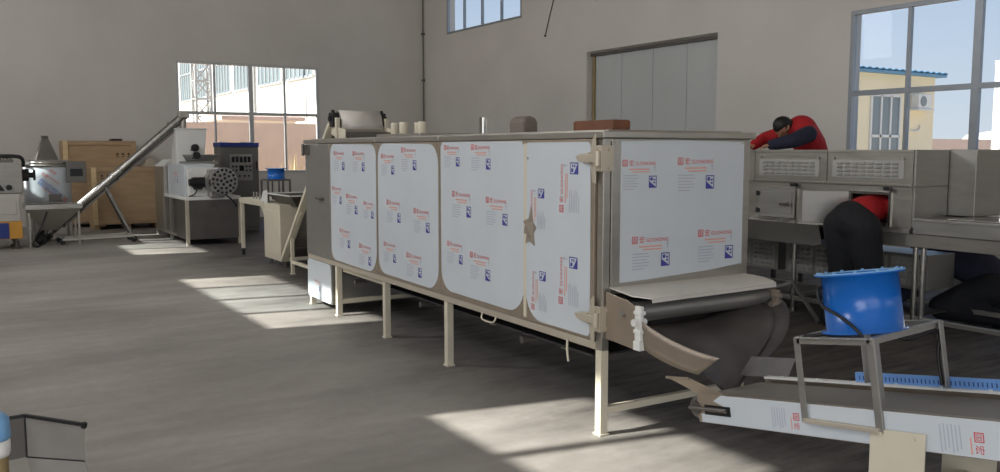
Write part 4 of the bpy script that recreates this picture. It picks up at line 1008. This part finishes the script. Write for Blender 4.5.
m = MB(); m.prism([(3.46, 15.98, 1.36), (3.94, 15.98, 1.36), (3.98, 15.95, 1.97), (3.47, 15.95, 1.97)], (0, .42, 0)); m.box(3.45, 4.0, 15.93, 16.4, 1.965, 1.985); ho = m.build('feed_hopper', M['white'], E_, .008)
m = MB()
for (x, z) in ((3.77, 1.64), (3.79, 1.50)):
    m.cyl((x, 15.97, z), (x, 15.90, z), .065, n=18); m.cyl((x, 15.90, z), (x, 15.86, z), .035, n=12); m.bar((x - .08, 15.93, z - .05), (x + .05, 15.93, z + .05), .02)
m.build('sight_port', M['rubber'], ho)

# ---------------------------------------------------------------- control cabinet
B_ = thing('control_cabinet', (4.92, 17.4, 0), 'dark grey electrical control cabinet with a blue top band beside the extruder', 'cabinet')
m = MB(); m.box(4.55, 5.29, 17.2, 17.7, .08, 1.66); m.box(4.57, 5.27, 17.22, 17.68, 0, .08); m.build('body', M['panel_grey'], B_, .01)
m = MB(); m.box(4.54, 5.30, 17.18, 17.71, 1.66, 1.745); m.build('top_band', M['blue_dark'], B_, .006)
for (p, q) in ((4.60, 4.74), (5.02, 5.2)): m = MB(); m.box(p, q, 17.3, 17.5, 1.745, 1.76); m.build('lifting_plate', M['white'], B_)
m = MB(); m.box(4.72, 5.16, 17.185, 17.2, 1.0, 1.52); pf = m.build('control_panel', M['panel_face'], B_, .004)
for k in range(5):
    x = 4.785 + k * .078; m = MB(); m.box(x - .028, x + .028, 17.178, 17.185, 1.36, 1.47); m.build('meter', M['screen'], pf, .003)
m = MB(); m.box(4.90, 4.99, 17.178, 17.185, 1.19, 1.30); m.build('display', M['screen'], pf)
for (x, z) in ((4.77, 1.28), (4.84, 1.28), (4.77, 1.20), (4.84, 1.20), (5.04, 1.28), (5.11, 1.28), (5.04, 1.20), (5.11, 1.20), (4.80, 1.09), (4.90, 1.09), (5.0, 1.09), (5.08, 1.09)):
    m = MB(); m.cyl((x, 17.185, z), (x, 17.165, z), .02, n=12); m.build('knob', M['rubber'], pf)
m = MB(); m.box(5.235, 5.26, 17.17, 17.2, 1.22, 1.38); m.build('door_handle', M['black'], B_)

# ---------------------------------------------------------------- screw loader
L2 = thing('screw_loader', (2.2, 16.6, 0), 'inclined screw conveyor tube on a wheeled stand, rising from the mixer to the extruder hopper', 'conveyor')
b0 = Vector((1.44, 16.52, .20)); b1 = Vector((3.66, 16.14, 2.22)); d = (b1 - b0).normalized()
m = MB(); m.cyl(b0, b1, .075, n=22)
for t in (.25, 1.4, 2.7): m.cyl(b0 + d * t, b0 + d * (t + .03), .095, n=22)
m.build('tube', M['tube'], L2)
m = MB(); side = d.cross(Vector((0, 0, 1))).normalized(); m.bar(b0 + Vector((0, .0, -.12)) + d * .3, b1 + Vector((0, 0, -.12)) - d * .2, .035); m.build('support_bar', M['steel_dark'], L2)
m = MB(); m.cyl(b0 - d * .20, b0, .105, n=20); m.cyl(b0 - d * .24, b0 - d * .20, .07, n=16); m.box(b0.x - .12, b0.x + .04, 16.46, 16.58, .10, .2); m.build('motor', M['black'], L2, .004)
m = MB(); q = b1 - d * .05; m.cyl(q, q + Vector((0, 0, -.22)), .065, .055, n=18); m.box(q.x - .08, q.x + .10, q.y - .09, q.y + .09, q.z - .02, q.z + .10); m.build('spout', M['steel'], L2, .01)
j = b0 + d * 1.22
for s in (-.22, .22):
    f_ = Vector((2.74, 16.40 + s, .06)); m = MB(); m.bar(j + Vector((0, s * .3, -.05)), f_, .042); m.build('leg', M['tube'], L2, .003)
    m = MB(); m.cyl(f_ + Vector((0, -.018, -.005)), f_ + Vector((0, .018, -.005)), .055, n=18); m.build('caster', M['rubber'], L2)
    m = MB(); m.bar((1.62, 16.48 + s, .09), (2.74, 16.40 + s, .11), .04); m.build('base_rail', M['steel'], L2, .003)
    m = MB(); m.cyl((1.62, 16.46 + s, .045), (1.62, 16.50 + s, .045), .045, n=16); m.build('caster', M['rubber'], L2)
m = MB(); m.bar((2.70, 16.17, .10), (2.70, 16.63, .10), .04); m.bar((1.66, 16.25, .09), (1.66, 16.71, .09), .04); m.build('crossbar', M['steel'], L2, .003)
m = hopper(ring(1.36, 1.56, 16.4, 16.64, .25), ring(1.10, 1.92, 16.15, 16.75, .62), .006); m.build('intake_hopper', M['steel'], L2)
m = MB(); m.box(1.08, 1.94, 16.13, 16.16, .62, .70); m.box(1.08, 1.94, 16.74, 16.77, .62, .70); m.box(1.08, 1.10, 16.16, 16.74, .62, .70); m.box(1.92, 1.94, 16.16, 16.74, .62, .70); m.build('hopper_collar', M['steel_mirror'], L2, .004)
m = MB(); m.tube([(1.40, 16.12, .58), (1.32, 16.05, .40), (1.20, 16.0, .16), (1.16, 16.0, .05), (1.24, 16.05, .015), (1.36, 16.2, .10), (1.34, 16.44, .20)], .014, 7); m.build('power_cable', M['black'], L2)
for (x, y) in ((1.14, 16.2), (1.88, 16.2), (1.14, 16.7), (1.88, 16.7)): m = MB(); m.bar((x, y, .0), (x, y, .62), .03); m.build('leg', M['steel'], L2)

# ---------------------------------------------------------------- mixer
X_ = thing('drum_mixer', (1.53, 17.25, 0), 'round drum mixer wrapped in film with slanted blue print and a tapered steel lid', 'mixer')
mc = (1.53, 17.25, 0)
m = MB(); m.lathe([(.05, .52), (.30, .52), (.37, .60), (.372, 1.31), (.39, 1.32), (.39, 1.35), (.05, 1.35), (.05, .52)], mc, 40); dm = m.build('drum', M['steel'], X_)
# film wrapped round the front of the drum with print following the curve
m = MB(); rows = []
for j in range(5):
    z = .64 + .66 * j / 4; rows.append([(mc[0] + .3755 * math.cos(t), mc[1] + .3755 * math.sin(t), z) for t in [R(185 + 160 * i / 24) for i in range(25)]])
m.sheet(rows, .002)
def wrap(mb, body, size, s0, z0, ang):
    v, f, w = text_mesh(body); ca, sa = math.cos(ang), math.sin(ang); P = []
    for a, b, c in v:
        x = s0 + (a * ca - b * sa) * size; z = z0 + (a * sa + b * ca) * size; t = R(-90) + x / .378; P.append((mc[0] + .3785 * math.cos(t), mc[1] + .3785 * math.sin(t), z))
    mb.add(P, f)
m.m(1)
for k, (s0, z0) in enumerate(((-.13, 1.19), (.0, 1.24))): wrap(m, '国宏', .06, s0, z0, R(-40))
m.m(2); wrap(m, '国宏', .13, -.20, 1.04, R(-40)); wrap(m, '国宏', .12, -.01, .88, R(-40)); m.m(1); wrap(m, '国', .10, .19, .74, R(-40)); wrap(m, 'GUOHONG', .05, -.06, 1.16, R(-40)); wrap(m, 'GUOHONG', .05, -.12, .94, R(-40))
m.build('protective_film', [M['film'], M['red_ink'], M['blue_text']], dm)
m = MB(); m.lathe([(.05, 1.35), (.36, 1.35), (.38, 1.365), (.38, 1.385), (.33, 1.43), (.05, 1.43), (.05, 1.35)], mc, 36)
for s in (-1, 1): m.box(mc[0] + s * .33 - .05, mc[0] + s * .33 + .05, 16.98, 17.06, 1.35, 1.40)
m.build('lid', M['steel_mirror'], X_)
m = MB(); m.X = Matrix.Translation((mc[0] - .0, mc[1], 0)); q0 = [(-.18, -.15, 1.42), (.18, -.15, 1.42), (.18, .15, 1.42), (-.18, .15, 1.42)]; q1 = [(-.065, -.06, 1.82), (.035, -.06, 1.82), (.035, .05, 1.82), (-.065, .05, 1.82)]
m.hexa(q0, q1); m.box(-.072, .042, -.066, .06, 1.82, 1.85); m.build('lid_cone', M['steel_dark'], X_, .008)
for (x, y) in ((-.31, -.22), (.31, -.22), (.31, .26), (-.31, .26)): m = MB(); m.bar((mc[0] + x, mc[1] + y, 0), (mc[0] + x, mc[1] + y, .60), .05); m.build('leg', M['steel'], X_, .004)
m = MB(); m.box(1.27, 1.79, 17.0, 17.48, .12, .52); m.build('base_box', M['steel'], X_, .01)
m = MB(); m.box(1.50, 1.70, 16.82, 16.90, .72, .84); m.box(1.49, 1.71, 16.80, 16.82, .71, .73); m.build('outlet_flap', M['steel_dark'], X_, .004)
m = MB(); m.box(1.80, 2.12, 16.92, 17.12, 1.03, 1.40); cbx = m.build('control_box', M['panel_grey'], X_, .01)
m = MB(); m.box(1.86, 2.06, 16.912, 16.92, 1.14, 1.27); m.build('display', M['screen'], cbx)
m = MB(); m.bar((1.95, 17.05, 1.1), (1.86, 17.2, 1.1), .04); m.build('bracket', M['steel'], X_)

# ---------------------------------------------------------------- packing machine at the left edge
G_ = thing('packing_machine', (.4, 16.4, 0), 'grey machine with orange-yellow and blue base at the far left, cut by the picture edge', 'machine')
m = MB(); m.prism([(-.6, 16.0, .90), (1.06, 16.0, .90), (1.06, 16.0, 1.34), (1.0, 16.0, 1.395), (-.6, 16.0, 1.395)], (0, .7, 0)); m.build('head_housing', M['steel_flat'], G_, .012)
m = MB(); m.prism([(-.6, 15.99, .95), (.80, 15.99, .95), (.66, 15.99, 1.17), (-.6, 15.99, 1.22)], (0, -.05, 0)); m.build('dark_hood', M['black'], G_, .01)
m = MB(); m.cyl((.86, 16.0, 1.0), (.86, 15.94, 1.0), .045, n=16); m.cyl((.86, 15.94, 1.0), (.86, 15.93, 1.0), .03, n=12); m.build('push_button', M['black'], G_)
m = MB(); m.cyl((1.06, 16.2, 1.19), (1.16, 16.2, 1.19), .10, n=18); m.cyl((1.16, 16.2, 1.19), (1.23, 16.2, 1.19), .045, n=12); m.cyl((1.23, 16.2, 1.19), (1.26, 16.2, 1.19), .09, n=14); m.build('nozzle_valve', M['rubber'], G_)
m = MB(); m.prism([(-.6, 16.02, .45), (1.0, 16.02, .45), (1.0, 16.02, .86), (1.10, 16.02, .90), (-.6, 16.02, .90)], (0, .64, 0)); m.box(-.5, .96, 16.005, 16.02, .56, .80); m.build('body', M['steel'], G_, .006)
m = MB(); m.box(-.6, 1.02, 15.98, 16.68, .17, .45); yb = m.build('base', M['yellow'], G_, .006)
m = MB(); m.box(-.6, .83, 15.972, 15.98, .18, .43); m.build('base_panel', M['blue_dark'], yb)
for x in (-.4, .93):
    for y in (16.1, 16.55): m = MB(); m.cyl((x, y, .02), (x, y, .17), .025, n=10); m.cyl((x, y, 0), (x, y, .035), .085, .05, n=16); m.cyl((x, y, .09), (x, y, .12), .045, n=8); m.build('foot', M['steel_dark'], G_)
m = MB(); m.tube([(-.3, 16.2, 1.40), (-.1, 16.2, 1.50), (.5, 16.2, 1.50), (.95, 16.2, 1.50), (1.08, 16.22, 1.46), (1.10, 16.3, 1.34)], .03, 8); m.build('hose', M['rubber'], G_)
m = MB(); m.box(.70, .95, 16.1, 16.3, 1.395, 1.45)
for k in range(5): m.cyl((.72 + .05 * k, 16.2, 1.45), (.72 + .05 * k, 16.2, 1.49), .018, n=8)
m.build('manifold', M['steel_dark'], G_, .004)

# ---------------------------------------------------------------- crates
def crate(name, x0, x1, y0, y1, z1, label, pallet=True):
    C = thing(name, ((x0 + x1) / 2, (y0 + y1) / 2, 0), label, 'crate', 'plywood crates against the end wall')
    z0 = .10
    m = MB(); m.box(x0, x1, y0, y1, z0, z1); m.build('plywood_box', M['plywood'], C, .004)
    for (a, b, c, e) in ((x0 - .002, x0 + .09, z0, z1), (x1 - .09, x1 + .002, z0, z1)): m = MB(); m.box(a, b, y0 - .022, y0, c, e); m.build('batten', M['plywood_pale'] if a < x0 + .01 else M['plywood'], C, .002)
    for z in (z0, z1 - .09): m = MB(); m.box(x0 + .09, x1 - .09, y0 - .02, y0, z, z + .09); m.build('batten', M['plywood'], C, .002)
    for x in (x0 + .02, (x0 + x1) / 2 - .05, x1 - .12): m = MB(); m.box(x, x + .10, y0, y1, 0, z0); m.build('skid', M['plywood'], C, .002)
    return C
c1 = crate('plywood_crate', 2.06, 3.45, 19.75, 20.4, 1.79, 'tall plywood crate behind the other crate against the end wall')
m = MB(); m.box(3.0, 3.22, 19.9, 20.2, 1.792, 1.83); m.box(3.02, 3.2, 19.92, 20.18, 1.83, 1.836); tag(m.build('dark_block', M['black'], org=(3.1, 20.05, 1.792), bevel=.004), 'flat dark block lying on top of the tall plywood crate', 'block')
c2 = crate('plywood_crate', 2.46, 3.76, 18.95, 19.6, 1.25, 'lower plywood crate with a pale left batten standing in front of the tall one')
m = MB(); m.box(3.5, 3.76, 19.1, 19.4, 1.252, 1.30); m.prism([(3.54, 19.15, 1.30), (3.72, 19.15, 1.30), (3.68, 19.15, 1.42), (3.58, 19.15, 1.42)], (0, .18, 0))
tag(m.build('machine_fitting', M['cream_metal'], org=(3.63, 19.25, 1.252), bevel=.006), 'small pale metal fitting left on the lower plywood crate', 'fitting')
# stencil marks: small glass and umbrella style handling symbols on the crate front
for (C, x, z, yy) in ((bpy.data.objects['plywood_crate'], 3.05, 1.45, 19.7485), (bpy.data.objects['plywood_crate.001'], 2.62, 1.02, 18.948)):
    m = MB()
    for k in range(3):
        x1 = x + .11 * k
        m.add([(x1, yy, z), (x1 + .07, yy, z), (x1 + .07, yy, z + .012), (x1, yy, z + .012)], [(0, 1, 2, 3)])
        m.add([(x1 + .03, yy, z), (x1 + .04, yy, z), (x1 + .04, yy, z + .06), (x1 + .03, yy, z + .06)], [(0, 1, 2, 3)])
        m.add([(x1, yy, z + .05), (x1 + .07, yy, z + .05), (x1 + .035, yy, z + .095)], [(0, 1, 2)])
    m.build('handling_symbols', M['black'], [c for c in C.children if c.name.startswith('plywood_box')][0])

# ---------------------------------------------------------------- open steel trough in the foreground and taped post
T_ = thing('feed_trough', (.1, 3.2, 0), 'open stainless feed trough with dark edging at the lower left of the floor', 'trough')
zt, zm, zr = .60, .438, .462
far = (.207, 3.66); rt = (.379, 3.42); lt_ = (-.20, 3.62)
def wallp(a, b, z0, z1, t=.004):
    m = MB(); m.hexa([(a[0], a[1], z0), (b[0], b[1], z0), (b[0] + t, b[1] + t, z0), (a[0] + t, a[1] + t, z0)], [(a[0], a[1], z1), (b[0], b[1], z1), (b[0] + t, b[1] + t, z1), (a[0] + t, a[1] + t, z1)]); return m
m = MB(); m.hexa([(far[0], far[1], zm), (rt[0], rt[1], zr), (rt[0] + .004, rt[1], zr), (far[0] + .004, far[1], zm)], [(far[0], far[1], zt), (rt[0], rt[1], zt), (rt[0] + .004, rt[1], zt), (far[0] + .004, far[1], zt)]); m.build('side_wall', M['trough'], T_)
wallp(lt_, far, zm, zt).build('end_wall', M['steel_dark'], T_)
m = MB(); m.bar((lt_[0], lt_[1], zt), (far[0], far[1], zt), .012); m.bar((far[0], far[1], zt), (rt[0], rt[1], zt), .012); m.bar((rt[0], rt[1], zt - .012), (rt[0] + .004, rt[1] - .006, zt + .008), .014); m.bar((far[0], far[1], zm), (far[0], far[1], zt), .008); m.bar((far[0], far[1], zm), (rt[0], rt[1], zr), .006); m.build('rubber_edging', M['rubber'], T_)
near = [(far[0] - .03, far[1] - .18), (rt[0] + .02, rt[1] - .16)]
m = MB(); m.sheet([[(far[0], far[1], zm), (rt[0], rt[1], zr)], [(far[0] + .01, far[1] - .08, zm - .09), (rt[0] + .012, rt[1] - .08, zr - .07)], [(far[0] + .01, far[1] - .5, zm - .2), (rt[0] + .03, rt[1] - .5, zm - .17)]], .004, False)
m.sheet([[(lt_[0], lt_[1], zm), (far[0], far[1], zm)], [(lt_[0], lt_[1] - .1, zm - .1), (far[0] + .01, far[1] - .08, zm - .09)], [(lt_[0], lt_[1] - .5, zm - .2), (far[0] + .01, far[1] - .5, zm - .2)]], .004, False); m.build('sloping_floor', M['trough'], T_)
for (x, y) in ((-.15, 3.5), (.20, 3.5), (.38, 3.02), (-.15, 3.05)): m = MB(); m.bar((x, y, 0), (x, y, .33), .03); m.build('leg', M['steel'], T_)
for k in range(2): m = MB(); c = (.10, 3.652, .54 - .06 * k); m.cyl(c, (c[0], c[1] - .006, c[2]), .008, n=10); m.build('rivet', M['steel_mirror'], T_)
U_ = thing('taped_post', (.062, 2.30, 0), 'tan post capped with pale blue and white tape at the left edge', 'post')
m = MB(); m.cyl((.062, 2.3, 0), (.062, 2.3, .885), .03, n=20); m.cyl((.062, 2.3, 0), (.062, 2.3, .02), .09, n=24); m.build('shaft', M['rust'], U_)
m = MB(); m.lathe([(.01, .885), (.033, .885), (.036, .895), (.036, .925), (.01, .925), (.01, .885)], (.062, 2.3, 0), 22); m.build('tape_band', M['white'], U_)
m = MB(); m.lathe([(.005, .925), (.036, .925), (.038, .935), (.036, .975), (.026, .985), (.005, .985), (.005, .925)], (.062, 2.3, 0), 22); m.build('cap', M['blue_light'], U_)
# ---------------------------------------------------------------- outside
g = MB()
for (a, b, c, e) in ((WR + TH, 120, -40, 120), (-60, WL - TH, -40, 120), (WL - TH, WR + TH, WE + TH, 120), (WL - TH, WR + TH, -40, WF - TH)): g.box(a, b, c, e, -.4, -.02)
struct(g.build('ground', M['dirt']))
# yellow office building with a blue corrugated roof edge
Y_ = thing('yellow_building', (28, 26, 0), 'pale yellow two-storey office block with a blue corrugated roof edge outside the big window', 'building')
yb0 = 20.0; bx0, bx1, bz = 21.0, 33.3, 4.45
MB().box(bx0, bx1, yb0, 34, 0, bz).build('walls', M['ext_yellow'], Y_)
m = MB(); n = 64; w = (bx1 - bx0 + .6) / n
rows = [[(bx0 - .3 + w * i, y, bz + .12 + (.05 if i % 2 else 0)) for i in range(n + 1)] for y in (yb0 - .35, 34.3)]
m.sheet(rows, .03, False); m.box(bx0 - .3, bx1 + .3, yb0 - .3, 34.2, bz, bz + .1); m.build('roof', M['ext_blue'], Y_)
def win(x0, x1, z0, z1, nx, nz):
    m = MB()
    for i in range(nx + 1): x = x0 + (x1 - x0) * i / nx; m.box(x - .05, x + .05, yb0 - .06, yb0, z0, z1)
    for j in range(nz + 1): z = z0 + (z1 - z0) * j / nz; m.box(x0, x1, yb0 - .06, yb0, z - .05, z + .05)
    f = m.build('window', M['white'], Y_); m = MB(); m.box(x0, x1, yb0 - .02, yb0 - .005, z0, z1); m.build('pane', M['ext_glass'], f)
win(29.2, 31.0, .6, 3.65, 3, 2)
win(23.0, 27.4, .6, 3.65, 5, 2)
m = MB(); m.box(31.7, 32.6, yb0 - .35, yb0 - .02, 3.2, 3.75); m.box(31.6, 32.7, yb0 - .4, yb0, 3.12, 3.2); ac = m.build('air_conditioner', M['white'], Y_, .03)
m = MB(); m.cyl((32.0, yb0 - .355, 3.47), (32.0, yb0 - .37, 3.47), .2, n=20); m.build('fan_grille', M['ext_glass'], ac)
m = MB(); m.tube([(31.5, yb0 - .05, 3.1), (31.45, yb0 - .05, 2.6), (31.6, yb0 - .05, 2.35), (32.2, yb0 - .05, 2.35), (32.35, yb0 - .05, 2.55)], .035, 6); m.build('drain_pipe', M['white'], Y_)
# perimeter wall and trees far right
struct(MB().box(34.2, 90, 27, 27.3, 0, 2.2).build('wall_perimeter', M['ext_brick']))
m = MB()
random.seed(3)
for k in range(16):
    x = 36 + k * 3.2 + random.random() * 1.5; m.ball((x, 33 + random.random() * 4, 1.0), 1.5 + random.random() * .5, 7, (1.0, .8, 1.0))
tag(m.build('bare_bushes', M['bush']), 'hazy row of pale bushes behind the far perimeter wall', 'bushes', kind='stuff')
# white corrugated container
V_ = thing('container', (22.6, 8.6, 0), 'white corrugated container standing in the yard outside the big window', 'container')
m = MB(); pts = []
n = 30
for i in range(n + 1):
    y = 6.4 + 4.4 * i / n; pts.append((20.6 + (.05 if i % 2 else 0), y))
pts += [(25, 10.8), (25, 6.4)]
m.prism([(x, y, .15) for x, y in pts], (0, 0, 3.4)); m.build('walls', M['ext_white'], V_)
m = MB(); m.box(20.55, 25.05, 10.75, 10.88, .1, 3.6); m.box(20.52, 20.68, 10.7, 10.9, .1, 3.6); m.box(20.5, 25.05, 6.35, 10.9, 3.55, 3.65); m.box(20.5, 25.05, 6.35, 10.9, 0, .15); m.build('corner_frame', M['white'], V_, .02)
# blue car parked close to the big window: bonnet shows above the sill
K2 = thing('car', (13.6, 4.6, 0), 'blue car parked outside close under the big window', 'car')
cy0, cx0, cx1 = 3.0, 12.7, 14.4
prof = [(cy0 + 4.3, .35), (cy0 + 4.35, .7), (cy0 + 4.2, .98), (cy0 + 3.0, 1.16), (cy0 + 2.7, 1.2), (cy0 + 1.9, 1.62), (cy0 + .4, 1.66), (cy0 - .3, 1.2), (cy0 - .5, 1.12), (cy0 - .55, .4)]
secs = []
for x, s in ((cx0, .9), (cx0 + .15, .985), (cx0 + .5, 1.0), (cx1 - .5, 1.0), (cx1 - .15, .985), (cx1, .9)):
    secs.append([(x, y, .35 + (z - .35) * (s if z > .6 else 1)) for y, z in prof])
m = MB(); vs = [p for r_ in secs for p in r_]; k = len(prof); fs = [(i * k + j, i * k + (j + 1) % k, (i + 1) * k + (j + 1) % k, (i + 1) * k + j) for i in range(5) for j in range(k)] + [tuple(range(k - 1, -1, -1)), tuple(range(5 * k, 6 * k))]
m.add(vs, fs); m.build('body', M['car_blue'], K2, .05, seg=3)
m = MB(); m.prism([(cx0 - .01, cy0 + 2.5, 1.16), (cx0 - .01, cy0 + 1.85, 1.5), (cx0 - .01, cy0 + .45, 1.52), (cx0 - .01, cy0 - .1, 1.18)], (.04, 0, 0)); m.build('side_window', M['screen'], K2)
m = MB(); m.prism([(cx0 + .2, cy0 + 2.66, 1.24), (cx1 - .2, cy0 + 2.66, 1.24), (cx1 - .3, cy0 + 1.97, 1.60), (cx0 + .3, cy0 + 1.97, 1.60)], (0, .02, .03)); m.build('windscreen', M['screen'], K2)
for y in (cy0 + .3, cy0 + 3.3):
    for x in (cx0 + .05, cx1 - .05): m = MB(); m.cyl((x - .1, y, .31), (x + .1, y, .31), .31, n=24); m.m(1); m.cyl((x - .105, y, .31), (x + .105, y, .31), .18, n=16); m.build('wheel', [M['rubber'], M['steel']], K2, .02)
# pink brick yard wall behind the end window
struct(MB().box(-10, 34, 29.0, 29.3, 0, 2.5).build('wall_yard', M['ext_brick']))
m = MB()
random.seed(5)
for k in range(420):
    x = 2 + random.random() * 12; y = 24.5 + random.random() * 3.8; h = .7 + random.random() * 1.0; a = random.random() * .3 - .15
    m.add([(x - .02, y, -.02), (x + .02, y, -.02), (x + a, y + a * .5, h), (x + a * .5 + .015, y, h * .6)], [(0, 1, 3), (0, 3, 2)])
tag(m.build('dry_grass', M['straw']), 'dry straw coloured grass growing below the pink yard wall', 'grass', kind='stuff')
# white factory hall beyond
F2 = thing('factory_hall', (16.8, 65, 0), 'sunlit white factory hall with a band of blue-grey glazing beyond the end window', 'building')
fx = 14.5
MB().box(fx, fx + 4.6, 38, 92, 0, 9.5).build('walls', M['ext_white'], F2)
for a in range(12):
    y0 = 38.1 + a * 4.5
    m = MB()
    for i in range(7): y = y0 + .3 + 3.7 * i / 6; m.box(fx - .1, fx, y - .05, y + .05, 5.0, 8.6)
    for z in (5.0, 6.8, 8.6): m.box(fx - .1, fx, y0 + .3, y0 + 4.0, z - .06, z + .06)
    f = m.build('window', M['alu'], F2); m = MB(); m.box(fx - .05, fx - .01, y0 + .3, y0 + 4.0, 5.0, 8.6); m.build('pane', M['ext_glass'], f)
m = MB(); m.box(fx - .25, fx + 4.8, 37.8, 92.2, 9.5, 9.9); m.build('parapet', M['ext_white'], F2)
# lattice tower
T2 = thing('lattice_tower', (9.3, 38, 0), 'slim steel lattice tower in front of the factory hall', 'tower')
m = MB(); tx, ty, wd = 9.35, 38.0, .62; H2 = 9.0
cs = [(tx - wd / 2, ty - wd / 2), (tx + wd / 2, ty - wd / 2), (tx + wd / 2, ty + wd / 2), (tx - wd / 2, ty + wd / 2)]
for x, y in cs: m.bar((x, y, 0), (x, y, H2), .09)
m.build('uprights', M['ext_steel'], T2)
m = MB(); n = 12
for i in range(n):
    z0, z1 = H2 * i / n, H2 * (i + 1) / n
    for k in range(4):
        a, b = cs[k], cs[(k + 1) % 4]
        if i % 2: a, b = b, a
        m.bar((a[0], a[1], z0), (b[0], b[1], z1), .05); m.bar((a[0], a[1], z1), (b[0], b[1], z1), .05)
m.build('lattice', M['ext_steel'], T2)
# lamp post and low shed roof
m = MB(); m.cyl((12.2, 40, 0), (12.2, 40, 8.5), .10, n=10); m.bar((12.2, 40, 8.4), (13.2, 40, 8.6), .08); m.box(12.9, 13.4, 39.9, 40.1, 8.5, 8.65); tag(m.build('lamp_post', M['ext_steel'], org=(12.2, 40, 0)), 'thin lamp post in front of the white factory hall', 'post')
S3 = thing('shed', (10.5, 35, 0), 'low shed with a grey-brown lean-to roof behind the yard wall', 'shed')
MB().box(9.2, 12.0, 34, 36.5, 0, 2.75).build('walls', M['ext_white'], S3)
m = MB(); m.prism([(9.0, 33.7, 2.75), (9.0, 36.8, 2.75), (9.0, 36.8, 3.15), (9.0, 33.7, 2.9)], (3.3, 0, 0)); m.build('roof', M['ext_brick'], S3)
for o in list(bpy.data.objects):
    if '_o' in o: del o['_o']
